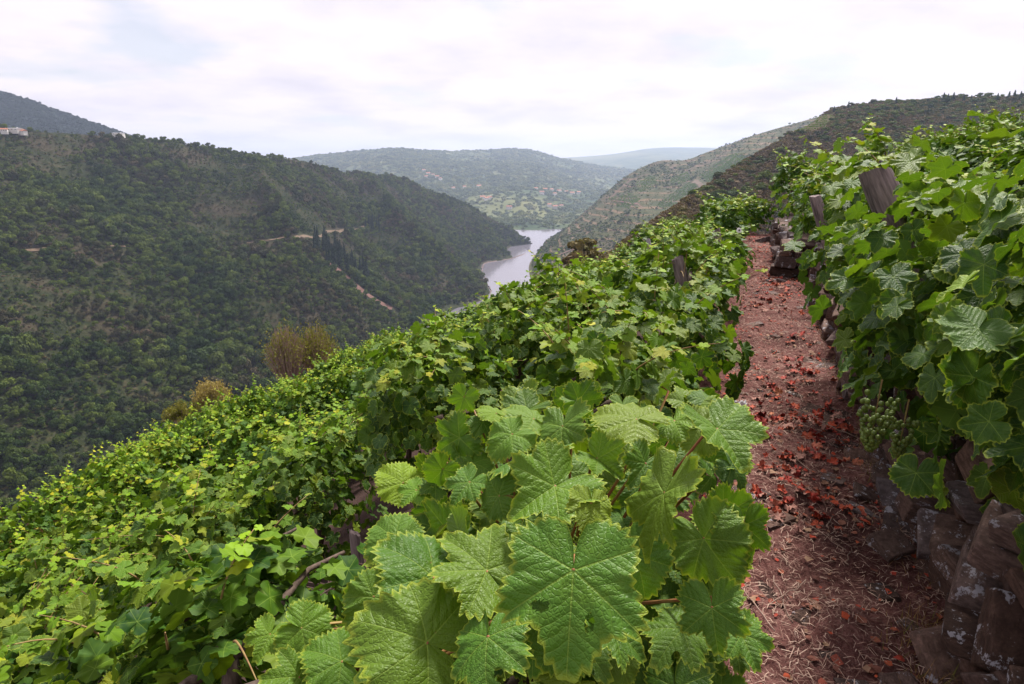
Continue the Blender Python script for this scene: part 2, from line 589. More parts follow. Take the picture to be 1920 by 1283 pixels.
def ground_z(x, y):
    x, y = np.asarray(x, float), np.asarray(y, float)
    s, t = xy2st(x, y)
    shift = np.interp(s, [8.8, 9.2], [0, 0.40])
    z = np.interp(np.where(t > -0.2, t + shift, t), TT, ZZ)
    z = z + 0.05 * fbm(x * 0.8, y * 0.8, 3, 3) * np.clip((np.abs(t) - 0.4) * 3, 0, 1)
    r = np.hypot(x, y)
    az = np.degrees(np.arctan2(x, y))
    over = np.maximum(0, r - np.interp(az, AZ, AR))
    z = z - 0.42 * np.minimum(over, 60) ** 1.15
    return np.maximum(z, -212 + EYE)


def build_ground():
    nr, na = 150, 300
    rr = np.concatenate([np.linspace(0.25, 26, 110), np.geomspace(27, 420, 40)])
    aa = np.linspace(-math.pi, math.pi, na, endpoint=False)
    # finer angular sampling inside the view
    aa = np.sort(np.concatenate([np.linspace(R(-60), R(60), 380), np.linspace(R(62), R(298), 60)]))
    na = len(aa)
    A, RR = np.meshgrid(aa, rr)
    X, Y = RR * np.sin(A), RR * np.cos(A)
    Z = ground_z(X, Y)
    V = np.stack([X.ravel(), Y.ravel(), Z.ravel()], 1)
    i = np.arange(len(rr) - 1)[:, None] * na
    j = np.arange(na)[None, :]
    j2 = (j + 1) % na
    F = np.stack([i + j, i + na + j, i + na + j2, i + j2], -1).reshape(-1, 4)
    F = F.tolist()
    F.append(list(range(na)))
    me = make_mesh('ground', V, F, True)
    return link('ground', me, mat=M_GROUND, kind='structure')


build_ground()


def build_path():
    ss = np.linspace(-1.0, 13.2, 285)
    ts = np.linspace(-0.75, 0.46, 31)
    S, T = np.meshgrid(ss, ts, indexing='ij')
    wid = np.interp(S, [8.8, 9.2], [0.46, 0.02])
    T2 = -0.75 + (T + 0.75) / 1.21 * (wid + 0.75)
    X, Y = st2xy(S, T2)
    Z = 0.012 + 0.045 * fbm(X * 5, Y * 5, 9, 4) + 0.03 * np.clip(fbm(X * 1.1, Y * 1.1, 4, 2), -1, 1)
    # low worn steps along the way
    Z = Z + 0.05 * (1 / (1 + np.exp(-(S - 7.3) * 14))) + 0.06 * (1 / (1 + np.exp(-(S - 9.0) * 14))) + 0.06 * (1 / (1 + np.exp(-(S - 10.2) * 14)))
    V = np.stack([X.ravel(), Y.ravel(), Z.ravel()], 1)
    n = len(ts)
    i = np.arange(len(ss) - 1)[:, None] * n
    j = np.arange(n - 1)[None, :]
    F = np.stack([i + j, i + n + j, i + n + j + 1, i + j + 1], -1).reshape(-1, 4)[:, ::-1]
    link('path', make_mesh('path', V, F, True), mat=M_SOIL, kind='structure')
    return BVHTree.FromPolygons([tuple(v) for v in V], F.tolist())


PATH_BVH = build_path()


def path_z(x, y):
    h = PATH_BVH.ray_cast(Vector((x, y, 2)), Vector((0, 0, -1)))
    return h[0].z if h[0] is not None else float(ground_z(x, y))


# ------------------------------------------------------------------ far land: slopes lofted from foot to crest
WATER = EYE - 200.0


def loft(name, cols, mat, nu=160, nv=70, amp=14, nscale=0.006, seed=1, back=0.35, backdrop=0.3, bulge=0.0, gull=0.0, floor=None):
    C = np.array([[tuple(a), tuple(b)] for a, b in cols], float)
    seg = np.linalg.norm(np.diff((C[:, 0] + C[:, 1]) / 2, axis=0), axis=1)
    u = np.concatenate([[0], np.cumsum(seg)])
    u /= u[-1]
    uu = np.linspace(0, 1, nu)
    def cub(y):
        m = np.gradient(y, u)
        k = np.clip(np.searchsorted(u, uu, 'right') - 1, 0, len(u) - 2)
        h = u[k + 1] - u[k]
        q = (uu - u[k]) / h
        return (2 * q**3 - 3 * q**2 + 1) * y[k] + (q**3 - 2 * q**2 + q) * h * m[k] + (-2 * q**3 + 3 * q**2) * y[k + 1] + (q**3 - q**2) * h * m[k + 1]
    A = np.stack([cub(C[:, 0, i]) for i in range(3)], 1)
    B = np.stack([cub(C[:, 1, i]) for i in range(3)], 1)
    nb = int(nv * back) + 1
    vv = np.concatenate([np.linspace(-0.08, 1, nv), 1 + np.linspace(0, back, nb + 1)[1:]])
    P = A[:, None, :] + (B - A)[:, None, :] * vv[None, :, None]
    vcl = np.clip(vv, 0, 1)
    hz = (B[:, 2] - A[:, 2])[:, None]
    prof = vcl + bulge * np.sin(np.pi * vcl)
    P[..., 2] = A[:, 2][:, None] + hz * prof[None, :]
    P[..., 2] += hz * np.minimum(vv, 0)[None, :] * 1.0
    length = np.linalg.norm((B - A)[:, :2], axis=1)[:, None]
    P[..., 2] -= backdrop * np.maximum(vv - 1, 0)[None, :] * length
    env = np.clip(np.sin(np.pi * np.clip(vv, 0, 1)) ** 0.7, 0, 1)[None, :]
    nz = fbm(P[..., 0] * nscale, P[..., 1] * nscale, seed, 5)
    P[..., 2] += amp * nz * env
    if gull:
        gx = uu[:, None] * gull + 0.25 * fbm(P[..., 0] * nscale, P[..., 1] * nscale, seed + 5, 2)
        P[..., 2] -= amp * 1.1 * np.abs(np.sin(gx * math.pi)) ** 0.6 * env * 1.4 - amp * 0.8 * env
    if floor is not None:
        P[:, 8:, 2] = np.maximum(P[:, 8:, 2], floor + 0.02 * np.arange(P.shape[1] - 8)[None, :])
    n = P.shape[1]
    V = P.reshape(-1, 3)
    i = np.arange(nu - 1)[:, None] * n
    j = np.arange(n - 1)[None, :]
    F = np.stack([i + j, i + n + j, i + n + j + 1, i + j + 1], -1).reshape(-1, 4)
    o = link(name, make_mesh(name, V, F, True), mat=mat, kind='structure')
    bv = BVHTree.FromPolygons([tuple(v) for v in V], F.tolist())
    front = (np.arange(n - 1) < nv + nb // 3)[None, :].repeat(nu - 1, 0).ravel()
    return dict(obj=o, V=V, F=F, bvh=bv, front=front)


def hit(L, px, py):
    o = Vector((0, 0, EYE))
    d = (at(px, py, 1.0) - o).normalized()
    r = L['bvh'].ray_cast(o, d)
    return r[0]


def shore(px, py):
    k = 200.0 / (PS + (py - 641.5) / FPX * PC)
    return at(px, py, k)


def w3(x, y, z=WATER):
    return Vector((x, y, z))


LEFT = loft('opposite_hillside', [
    (w3(-1000, -200), at(-900, 225, 800)),
    (w3(-590, 50), at(-450, 232, 760)),
    (w3(-345, 165), at(-150, 236, 720)),
    (w3(-255, 262), at(0, 244, 700)),
    (w3(-232, 350), at(180, 254, 760)),
    (w3(-215, 480), at(330, 268, 830)),
    (w3(-165, 600), at(470, 292, 920)),
    (w3(-110, 720), at(565, 302, 1000)),
    (w3(-62, 830), at(645, 326, 1150)),
    (shore(920, 548), at(715, 330, 1300)),
    (shore(906, 512), at(815, 360, 1430)),
    (shore(907, 494), at(870, 384, 1470)),
    (shore(950, 487), at(918, 408, 1490)),
    (shore(988, 478), at(965, 437, 1480)),
    (shore(994, 466), shore(999, 457))], M_HILL_L, nu=260, nv=110, amp=36, nscale=0.0055, seed=5, bulge=0.05, gull=5.5)

MOUNT = loft('blue_mountain', [
    (at(-700, 330, 1500), at(-600, 165, 1900)),
    (at(-300, 330, 1500), at(-250, 160, 1900)),
    (at(0, 330, 1500), at(0, 172, 1900)),
    (at(120, 330, 1500), at(110, 208, 1930)),
    (at(220, 330, 1500), at(215, 244, 1960)),
    (at(300, 330, 1500), at(300, 275, 1990)),
    (at(420, 350, 1500), at(400, 315, 2020))], M_HILL_B, nu=120, nv=40, amp=25, nscale=0.003, seed=8)

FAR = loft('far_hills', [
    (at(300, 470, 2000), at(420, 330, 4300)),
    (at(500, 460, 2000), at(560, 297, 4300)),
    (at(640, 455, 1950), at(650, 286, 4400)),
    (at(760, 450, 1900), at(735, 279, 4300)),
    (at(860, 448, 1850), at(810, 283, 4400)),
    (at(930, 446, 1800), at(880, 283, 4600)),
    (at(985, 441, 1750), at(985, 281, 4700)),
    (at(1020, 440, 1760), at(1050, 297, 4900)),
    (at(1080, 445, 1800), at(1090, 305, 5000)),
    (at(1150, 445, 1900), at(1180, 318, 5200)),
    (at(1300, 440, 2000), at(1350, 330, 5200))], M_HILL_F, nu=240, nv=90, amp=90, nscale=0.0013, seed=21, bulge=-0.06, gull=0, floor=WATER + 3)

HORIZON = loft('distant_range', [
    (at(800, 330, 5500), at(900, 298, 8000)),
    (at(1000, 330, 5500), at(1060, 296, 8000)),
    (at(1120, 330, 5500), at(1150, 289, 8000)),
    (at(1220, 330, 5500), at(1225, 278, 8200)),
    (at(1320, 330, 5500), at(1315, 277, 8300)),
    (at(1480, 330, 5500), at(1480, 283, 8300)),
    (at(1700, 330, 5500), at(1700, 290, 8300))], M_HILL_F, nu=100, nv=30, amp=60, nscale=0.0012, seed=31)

TERR = loft('terraced_hillside', [
    (shore(1018, 463), at(1034, 452, 1500)),
    (shore(1000, 482), at(1100, 394, 1500)),
    (shore(991, 505), at(1178, 328, 1540)),
    (shore(1000, 532), at(1232, 303, 1600)),
    (w3(70, 880), at(1280, 301, 1640)),
    (w3(140, 760, -185), at(1330, 284, 1620)),
    (w3(250, 640, -130), at(1420, 252, 1500)),
    (w3(420, 600, -80), at(1510, 226, 1350)),
    (w3(560, 600, -50), at(1600, 200, 1200))], M_HILL_D, nu=150, nv=80, amp=16, nscale=0.006, seed=41, bulge=0.03, gull=3)

HEATH = loft('heath_hillside', [
    (at(960, 640, 75), at(1030, 560, 92)),
    (at(1060, 610, 85), at(1120, 500, 125)),
    (at(1150, 590, 100), at(1195, 438, 190)),
    (at(1230, 560, 130), at(1275, 385, 270)),
    (at(1310, 530, 170), at(1365, 322, 360)),
    (at(1400, 500, 210), at(1510, 238, 480)),
    (at(1500, 470, 240), at(1585, 200, 545)),
    (at(1650, 450, 250), at(1700, 190, 550)),
    (at(1800, 430, 250), at(1800, 184, 550)),
    (at(1950, 400, 240), at(1930, 182, 530)),
    (at(2150, 380, 230), at(2150, 172, 510))], M_HILL_E, nu=200, nv=90, amp=9, nscale=0.012, seed=51, bulge=0.03, gull=4)


def build_river():
    t = NT('river_water')
    g = t.node('ShaderNodeNewGeometry')
    n = t.noise(g.outputs['Position'], 0.12, 3, 0.5)
    m = t.done(t.principled((0.15, 0.138, 0.165), 0.12, 0.5, t.bump(n, 0.10, 1.0)))
    V = [(-1300, -400, WATER), (900, -400, WATER), (900, 2600, WATER), (-1300, 2600, WATER)]
    link('river', make_mesh('river', V, [(0, 1, 2, 3)]), mat=m, kind='structure')
    z = WATER - 14
    V = [(-5400, -1400, z), (7400, -1400, z), (7400, 10400, z), (-5400, 10400, z)]
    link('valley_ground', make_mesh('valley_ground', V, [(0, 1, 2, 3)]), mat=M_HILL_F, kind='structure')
    # pale drawdown rim of bare rock along the far bank
    pts = [(985, 476), (965, 484), (950, 487), (930, 490), (912, 493), (906, 497), (904, 505), (906, 513), (911, 525), (917, 538), (921, 547), (920, 556)]
    mb = MB()
    P = [shore(*p) for p in pts]
    q = []
    for a, b in zip(P[:-1], P[1:]):
        for i in range(6):
            q.append(a.lerp(b, i / 6))
    V = []
    for i, p in enumerate(q):
        jit = random.uniform(-1.2, 1.2)
        V += [(p.x + 2 + jit, p.y - 2, WATER - 1), (p.x - 1 + jit, p.y + 1.5, WATER + random.uniform(0.6, 2.2)), (p.x - 8, p.y + 8, WATER + 4)]
    F = []
    for i in range(len(q) - 1):
        F += [(3 * i, 3 * i + 1, 3 * i + 4, 3 * i + 3)]
    link('river_bank', make_mesh('river_bank', V, F), mat=simple_mat('bank_rock', (0.06, 0.042, 0.038), (0.14, 0.10, 0.09), 0.3, 0.9, 0.6, 0.5), kind='structure')


build_river()

# ------------------------------------------------------------------ trees (prototypes)


def crown_mesh(name, seed, n_lobes=7, n_leaf=46, rad=1.0, hgt=1.0, leaf=0.17, conifer=False, z0=0.35):
    """a crown of many small leaf-clump faces filling uneven lobes; unit crown radius"""
    g = np.random.default_rng(seed)
    V, F = [], []

    def add(p, n, s):
        a = np.cross(n, g.normal(size=3))
        a /= np.linalg.norm(a) + 1e-9
        b = np.cross(n, a)
        o = len(V)
        k = s * g.uniform(0.7, 1.3)
        V.extend([p + a * k, p + b * k * 0.8 + n * k * 0.2, p - a * k * 0.9, p - b * k * 0.9 + n * k * 0.15])
        F.append((o, o + 1, o + 2, o + 3))
    if conifer:
        for i in range(n_leaf * n_lobes):
            h = g.uniform(0, 1) ** 0.8
            r = (1 - h) ** 0.75 * rad * (0.55 + 0.45 * math.sin(h * 40) ** 2) * g.uniform(0.55, 1.05)
            th = g.uniform(0, 2 * math.pi)
            p = np.array([r * math.cos(th), r * math.sin(th), z0 + h * hgt])
            n = np.array([math.cos(th), math.sin(th), 0.5]) + g.normal(size=3) * 0.35
            add(p, n / np.linalg.norm(n), leaf * (0.5 + 0.6 * (1 - h)))
    else:
        for l in range(n_lobes):
            th = 2 * math.pi * (l / n_lobes) + g.uniform(-0.5, 0.5)
            rr = rad * g.uniform(0.25, 0.62) if l else 0
            c = np.array([rr * math.cos(th), rr * math.sin(th), z0 + hgt * (g.uniform(0.35, 0.75) if l else 0.72)])
            R_ = rad * g.uniform(0.34, 0.52)
            for i in range(n_leaf):
                d = g.normal(size=3)
                d /= np.linalg.norm(d)
                if d[2] < -0.5:
                    d[2] *= -0.6
                p = c + d * R_ * g.uniform(0.72, 1.08) * np.array([1, 1, 0.85])
                n = d + g.normal(size=3) * 0.28
                add(p, n / np.linalg.norm(n), leaf)
    return make_mesh(name, np.array(V), F)


def trunk_mesh(name, seed, h=0.7, r=0.06, limbs=4):
    g = random.Random(seed)
    mb = MB()
    V, F = tube([(0, 0, -0.25), (0.02, 0.01, h * 0.45), (0.0, 0.03, h)], [r * 1.2, r, r * 0.5], 6)
    mb.add(V, F)
    for i in range(limbs):
        a = g.uniform(0, 6.28)
        V, F = tube([(0, 0, h * 0.5), (0.2 * math.cos(a), 0.2 * math.sin(a), h * 0.9), (0.45 * math.cos(a), 0.45 * math.sin(a), h * 1.25)], [r * 0.6, r * 0.4, r * 0.12], 5)
        mb.add(V, F)
    return mb.mesh(name)


OAK_C = [crown_mesh('oak_crown', 100 + i, 3 + i, 120 // (3 + i) + 34, 1.0, [0.7, 1.3, 0.95, 1.1, 0.8, 1.5][i], 0.13, z0=0.2) for i in range(6)]
for m in OAK_C:
    m.materials.append(M_OAK)
OAK_T = trunk_mesh('oak_trunk', 4)
OAK_T.materials.append(M_TRUNK)
PINE_C = [crown_mesh('pine_crown', 200 + i, 8, 30, 0.55, 3.0, 0.20, True, 0.5) for i in range(3)]
for m in PINE_C:
    m.materials.append(M_PINE)
PINE_T = trunk_mesh('pine_trunk', 5, 2.6, 0.05, 0)
PINE_T.materials.append(M_TRUNK)
SCRUB_C = [crown_mesh('scrub_clump', 300 + i, 5, 26, 1.0, 0.55, 0.22, z0=-0.05) for i in range(5)]
for m in SCRUB_C:
    m.materials.append(M_SCRUB)


def hidden_collection(name, meshes):
    c = bpy.data.collections.new(name)
    for i, m in enumerate(meshes):
        o = bpy.data.objects.new('%s_source_%d' % (name, i), m)
        c.objects.link(o)
    return c


C_OAK = hidden_collection('oak', OAK_C)
C_SCRUB = hidden_collection('scrub', SCRUB_C)
far_crowns = []
for i in range(4):
    m = crown_mesh('far_crown', 400 + i, 5, 16, 1.0, 0.8, 0.30, z0=0.0)
    m.materials.append(M_FARTREE)
    far_crowns.append(m)
C_FAR = hidden_collection('far_tree', far_crowns)
row_crowns = []
for i in range(3):
    m = crown_mesh('row_vine_clump', 500 + i, 4, 12, 1.0, 0.6, 0.35, z0=-0.1)
    m.materials.append(M_ROWVINE)
    row_crowns.append(m)
C_ROW = hidden_collection('row_vine', row_crowns)
mt_crowns = []
for i in range(3):
    m = crown_mesh('mountain_tree', 600 + i, 5, 14, 1.0, 0.8, 0.32, z0=0.0)
    m.materials.append(M_PINE)
    mt_crowns.append(m)
C_MT = hidden_collection('mountain_tree', mt_crowns)


def scatter(name, P, scl, rotz, idx, coll, label, cat):
    me = bpy.data.meshes.new(name)
    n = len(P)
    me.vertices.add(n)
    me.vertices.foreach_set('co', np.asarray(P, np.float32).ravel())
    a = me.attributes.new('scl', 'FLOAT_VECTOR', 'POINT')
    a.data.foreach_set('vector', np.asarray(scl, np.float32).ravel())
    a = me.attributes.new('rot', 'FLOAT_VECTOR', 'POINT')
    rv = np.zeros((n, 3), np.float32)
    rv[:, 2] = rotz
    a.data.foreach_set('vector', rv.ravel())
    a = me.attributes.new('idx', 'INT', 'POINT')
    a.data.foreach_set('value', np.asarray(idx, np.int32))
    o = link(name, me, kind='stuff', label=label, category=cat)
    ng = bpy.data.node_groups.new(name + '_nodes', 'GeometryNodeTree')
    ng.interface.new_socket('Geometry', in_out='INPUT', socket_type='NodeSocketGeometry')
    ng.interface.new_socket('Geometry', in_out='OUTPUT', socket_type='NodeSocketGeometry')
    N, L = ng.nodes, ng.links
    gi, go = N.new('NodeGroupInput'), N.new('NodeGroupOutput')
    ip = N.new('GeometryNodeInstanceOnPoints')
    ci = N.new('GeometryNodeCollectionInfo')
    ci.inputs['Collection'].default_value = coll
    ci.inputs['Separate Children'].default_value = True
    ci.inputs['Reset Children'].default_value = True

    def na(nm, ty):
        x = N.new('GeometryNodeInputNamedAttribute')
        x.data_type = ty
        x.inputs['Name'].default_value = nm
        return next(q for q in x.outputs if q.enabled and q.name == 'Attribute')
    L.new(gi.outputs[0], ip.inputs['Points'])
    L.new(ci.outputs[0], ip.inputs['Instance'])
    ip.inputs['Pick Instance'].default_value = True
    L.new(na('idx', 'INT'), ip.inputs['Instance Index'])
    L.new(na('rot', 'FLOAT_VECTOR'), ip.inputs['Rotation'])
    L.new(na('scl', 'FLOAT_VECTOR'), ip.inputs['Scale'])
    L.new(ip.outputs[0], go.inputs[0])
    md = o.modifiers.new('scatter', 'NODES')
    md.node_group = ng
    return o


def sample_faces(L, n, seed):
    g = np.random.default_rng(seed)
    V, F = L['V'], L['F'][L['front']]
    a, b, c, d = (V[F[:, i]] for i in range(4))
    ar = 0.5 * np.linalg.norm(np.cross(b - a, c - a), axis=1) + 0.5 * np.linalg.norm(np.cross(c - a, d - a), axis=1)
    f = g.choice(len(F), n, p=ar / ar.sum())
    u, v = g.random(n)[:, None], g.random(n)[:, None]
    P = a[f] * (1 - u) * (1 - v) + b[f] * u * (1 - v) + c[f] * u * v + d[f] * (1 - u) * v
    return P, ar.sum()


def in_poly(px, py, poly):
    px, py = np.asarray(px), np.asarray(py)
    ins = np.zeros(len(px), bool)
    for (x0, y0), (x1, y1) in zip(poly, poly[1:] + poly[:1]):
        if y0 == y1:
            continue
        c = ((y0 > py) != (y1 > py)) & (px < (x1 - x0) * (py - y0) / (y1 - y0) + x0)
        ins ^= c
    return ins


def near_line(P, line, dist):
    """points within dist (world metres, plan) of a 3D polyline"""
    P = np.asarray(P)[:, :2]
    m = np.zeros(len(P), bool)
    for a, b in zip(line[:-1], line[1:]):
        a, b = np.array(a[:2]), np.array(b[:2])
        ab = b - a
        q = np.clip(((P - a) @ ab) / (ab @ ab + 1e-9), 0, 1)
        m |= np.linalg.norm(P - (a + q[:, None] * ab), axis=1) < dist
    return m


def track(name, L, pts, width, mat, lift=0.8, flat=False):
    P = [hit(L, *p) for p in pts]
    P = [p for p in P if p is not None]
    dense = []
    for a, b in zip(P[:-1], P[1:]):
        n = max(2, int((b - a).length / 8))
        for i in range(n):
            dense.append(a.lerp(b, i / n))
    dense.append(P[-1])
    V, F = [], []
    for i, p in enumerate(dense):
        d = dense[min(i + 1, len(dense) - 1)] - dense[max(i - 1, 0)]
        s = Vector((d.y, -d.x, 0)).normalized() * width * random.uniform(0.40, 0.60)
        for q in (p - s, p, p + s):
            h = L['bvh'].ray_cast(Vector((q.x, q.y, 900)), Vector((0, 0, -1)))
            V.append((q.x, q.y, (h[0].z if h[0] is not None and not flat else p.z) + lift))
    for i in range(len(dense) - 1):
        F += [(3 * i, 3 * i + 1, 3 * i + 4, 3 * i + 3), (3 * i + 1, 3 * i + 2, 3 * i + 5, 3 * i + 4)]
    link(name, make_mesh(name, V, F, True), mat=mat, kind='structure')
    return [tuple(p) for p in dense]


TR = [track('dirt_track', LEFT, [(455, 458), (500, 452), (555, 446), (605, 441), (640, 434), (683, 425)], 2.6, M_TRACK),
      track('dirt_track', LEFT, [(40, 472), (70, 470), (98, 467)], 2.6, M_TRACK),
      track('dirt_track', LEFT, [(195, 462), (215, 463), (235, 463)], 2.4, M_TRACK)]
ERO = track('bare_earth', LEFT, [(612, 490), (640, 510), (665, 535), (700, 560), (735, 580)], 11, M_ERODED, 0.6)
TD = [track('dirt_track', TERR, [(1045, 480), (1060, 474), (1100, 476)], 9, M_ERODED, 1.0),
      track('dirt_track', TERR, [(1145, 375), (1150, 367), (1180, 340), (1215, 327)], 3.5, M_ERODED, 1.0),
      track('dirt_track', TERR, [(1145, 378), (1175, 380), (1205, 390)], 3.0, M_ERODED, 1.0),
      track('dirt_track', TERR, [(1256, 316), (1268, 312)], 9, M_TRACK, 1.0),
      track('dirt_track', TERR, [(1298, 345), (1304, 338), (1315, 350)], 9, M_TRACK, 1.0)]


def forest(name, L, n, smin, smax, coll, nvar, seed, label, cat, keep=None, zs=(0.8, 1.2), small=None):
    P, area = sample_faces(L, n, seed)
    px, py, dep = proj(P)
    m = (dep > 5) & (px > -160) & (px < 2080) & (py < 1000) & (P[:, 2] > WATER + 2.5)
    if keep is not None:
        m &= keep(P, px, py)
    P = P[m]
    g = np.random.default_rng(seed + 1)
    s = smin + (smax - smin) * g.random(len(P)) ** 2.8
    if small is not None:
        s = s * small(P)
    sc = np.stack([s, s, s * g.uniform(*zs, len(P))], 1)
    return P, sc, g.uniform(0, 6.28, len(P)), g.integers(0, nvar, len(P))


# the wood on the opposite slope: the 300 crowns that show largest are trees of their own
def keep_left(P, px, py):
    m = np.ones(len(P), bool)
    for t in TR:
        m &= ~near_line(P, t, 3.2)
    m &= ~near_line(P, ERO, 9)
    gap = fbm(P[:, 0] * 0.012, P[:, 1] * 0.012, 77, 3)
    rnd = np.random.default_rng(5).random(len(P))
    m &= (gap < 0.30) | (rnd < 0.6)
    return m


def left_small(P):
    v = np.clip((P[:, 2] - WATER) / 230, 0, 1)
    nz = fbm(P[:, 0] * 0.02, P[:, 1] * 0.02, 78, 3)
    return np.clip(1.2 - 0.45 * v + 1.1 * nz, 0.35, 1.9)


P, S_, Rz, Ix = forest('forest', LEFT, 165000, 0.8, 5.0, C_OAK, 6, 61, '', '', keep_left, (1.0, 1.5), left_small)
px, py, dep = proj(P)
SIL = [(-200, 930), (0, 930), (130, 860), (300, 790), (400, 745), (640, 625), (760, 590), (900, 560), (1000, 530), (1100, 470), (1440, 390), (1920, 210)]
clear_ = py < np.interp(px, [a for a, b in SIL], [b for a, b in SIL]) - 12
size = S_[:, 0] / dep
order = np.argsort(-np.where(clear_ & (px > 5) & (px < 1000), size, 0))
pick = order[:290]
GRP = 'round oak trees low on the opposite slope'
for i in pick:
    t = thing('oak_tree', 'round dark green oak low on the wooded slope across the river', 'tree', tuple(P[i]), float(Rz[i]), GRP)
    t.scale = S_[i]
    link('crown', OAK_C[Ix[i]], t)
    link('trunk', OAK_T, t)
rest = np.setdiff1d(np.arange(len(P)), pick)
scatter('forest', P[rest], S_[rest], Rz[rest], Ix[rest], C_OAK, 'dense oak wood covering the slope across the river', 'forest')
# low heath between the trees
P, S_, Rz, Ix = forest('u', LEFT, 26000, 0.9, 2.0, C_SCRUB, 5, 63, '', '', lambda P, a, b: ~near_line(P, ERO, 6) & ~near_line(P, TR[0], 4), (0.7, 1.2))
scatter('undergrowth', P, S_, Rz, Ix, C_SCRUB, 'low brown and green heath between the oaks across the river', 'heath')

# dark conifers in two stands
for (poly, n, grp, lab, hs) in (
        ([(583, 458), (600, 448), (640, 470), (690, 515), (684, 536), (650, 512), (600, 490)], 46, 'conifers of the stand beside the bare earth strip', 'tall dark conifer in the stand above the bare red strip', (6.0, 8.5)),
        ([(684, 424), (690, 410), (714, 418), (712, 434)], 14, 'conifers at the end of the hillside track', 'dark conifer at the end of the track across the river', (4.2, 5.4)),
        ([(785, 480), (800, 470), (803, 488), (790, 492)], 7, 'conifers low on the bank above the river', 'dark conifer standing low above the river bend', (3.0, 4.2))):
    c, tries = 0, 0
    while c < n and tries < 3000:
        tries += 1
        xs, ys = [p[0] for p in poly], [p[1] for p in poly]
        a, b = random.uniform(min(xs), max(xs)), random.uniform(min(ys), max(ys))
        if not in_poly([a], [b], poly)[0]:
            continue
        h = hit(LEFT, a, b + 6)
        if h is None:
            continue
        s = random.uniform(*hs)
        t = thing('pine_tree', lab, 'tree', tuple(h), random.uniform(0, 6.28), grp)
        t.scale = (s * 0.85, s * 0.85, s * random.uniform(0.85, 1.15))
        link('crown', PINE_C[c % 3], t)
        link('trunk', PINE_T, t)
        c += 1

# heath hill on this side of the valley
def keep_heath(P, px, py):
    m = ~in_poly(px, py, [(1497, 245), (1515, 222), (1560, 212), (1568, 222), (1530, 248)])
    return m


P, S_, Rz, Ix = forest('h', HEATH, 60000, 0.7, 2.3, C_SCRUB, 5, 65, '', '', keep_heath, (0.7, 1.15))
scatter('heath', P, S_, Rz, Ix, C_SCRUB, 'brown and olive heath scrub covering the near hill', 'heath')
P, S_, Rz, Ix = forest('h2', HEATH, 2600, 1.8, 4.2, C_OAK, 6, 67, '', '',
                       lambda P, px, py: keep_heath(P, px, py) & (P[:, 1] > 170) & (fbm(P[:, 0] * 0.02, P[:, 1] * 0.02, 88, 3) > -0.12 - 0.35 * (P[:, 2] > 20)), (0.6, 0.95))
size = S_[:, 0] / np.maximum(proj(P)[2], 1)
px, py, dep = proj(P)
ok = (py < np.interp(px, [a for a, b in SIL], [b for a, b in SIL]) - 8) & (px < 1910) & (dep > 170)
order = np.argsort(-np.where(ok, size, 0))[:200]
for i in order:
    t = thing('oak_bush', 'rounded dark evergreen oak growing in the brown heath hillside', 'tree', tuple(P[i]), float(Rz[i]), 'evergreen oaks on the heath hill')
    t.scale = S_[i]
    link('crown', OAK_C[Ix[i]], t)
    link('trunk', OAK_T, t)
rest = np.setdiff1d(np.arange(len(P)), order)
scatter('woodland', P[rest], S_[rest], Rz[rest], Ix[rest], C_OAK, 'dark evergreen oaks scattered over the heath hill', 'woodland')
for i, (a, b, k_) in enumerate([(1563, 208, 2.0), (1590, 200, 2.2), (1679, 193, 2.3), (1768, 186, 2.6), (1776, 187, 2.4), (1786, 187, 2.8), (1806, 187, 2.1), (1820, 187, 2.0), (1869, 185, 2.2), (1890, 184, 2.6), (1900, 184, 2.9), (1912, 184, 2.6)]):
    h = hit(HEATH, a, b + 4)
    if h is None:
        continue
    t = thing('pine_tree', 'small dark pine on the crest of the heath hill', 'tree', tuple(h), random.uniform(0, 6), 'pines along the crest of the heath hill')
    t.scale = (k_ * 1.3, k_ * 1.3, k_ * 0.8)
    link('crown', PINE_C[i % 3], t)
    link('trunk', PINE_T, t)

# terraced slope further down the valley
VINEPATCH = [[(1140, 372), (1185, 362), (1200, 375), (1178, 392), (1150, 385)], [(1190, 345), (1225, 328), (1235, 345), (1200, 362)], [(1310, 330), (1370, 290), (1400, 285), (1395, 300), (1330, 345)],
             [(1230, 385), (1290, 342), (1310, 348), (1250, 395)], [(1255, 335), (1290, 322), (1295, 338), (1262, 350)]]


def keep_terr(P, px, py):
    m = np.ones(len(P), bool)
    for t in TD:
        m &= ~near_line(P, t, 7)
    for p in VINEPATCH:
        m &= ~in_poly(px, py, p)
    return m


P, S_, Rz, Ix = forest('t', TERR, 17000, 1.4, 4.0, C_OAK, 6, 71, '', '',
                       lambda P, px, py: keep_terr(P, px, py) & ((fbm(P[:, 0] * 0.01, P[:, 1] * 0.01, 91, 3) > 0.02) | (np.random.default_rng(3).random(len(P)) < 0.22) | (P[:, 2] < WATER + 40)), (0.7, 1.1))
scatter('woodland', P, S_, Rz, Ix, C_OAK, 'scattered oaks and scrub on the terraced slope by the river bend', 'woodland')
P, S_, Rz, Ix = forest('t2', TERR, 8000, 0.8, 1.8, C_SCRUB, 5, 73, '', '', keep_terr, (0.6, 1.0))
scatter('heath', P, S_, Rz, Ix, C_SCRUB, 'brown heath on the terraced slope by the river bend', 'heath')


def keep_rows(P, px, py):
    m = np.zeros(len(P), bool)
    for p in VINEPATCH:
        m |= in_poly(px, py, p)
    return m & (np.mod(P[:, 2] * 0.55 + P[:, 0] * 0.02, 1) < 0.5)


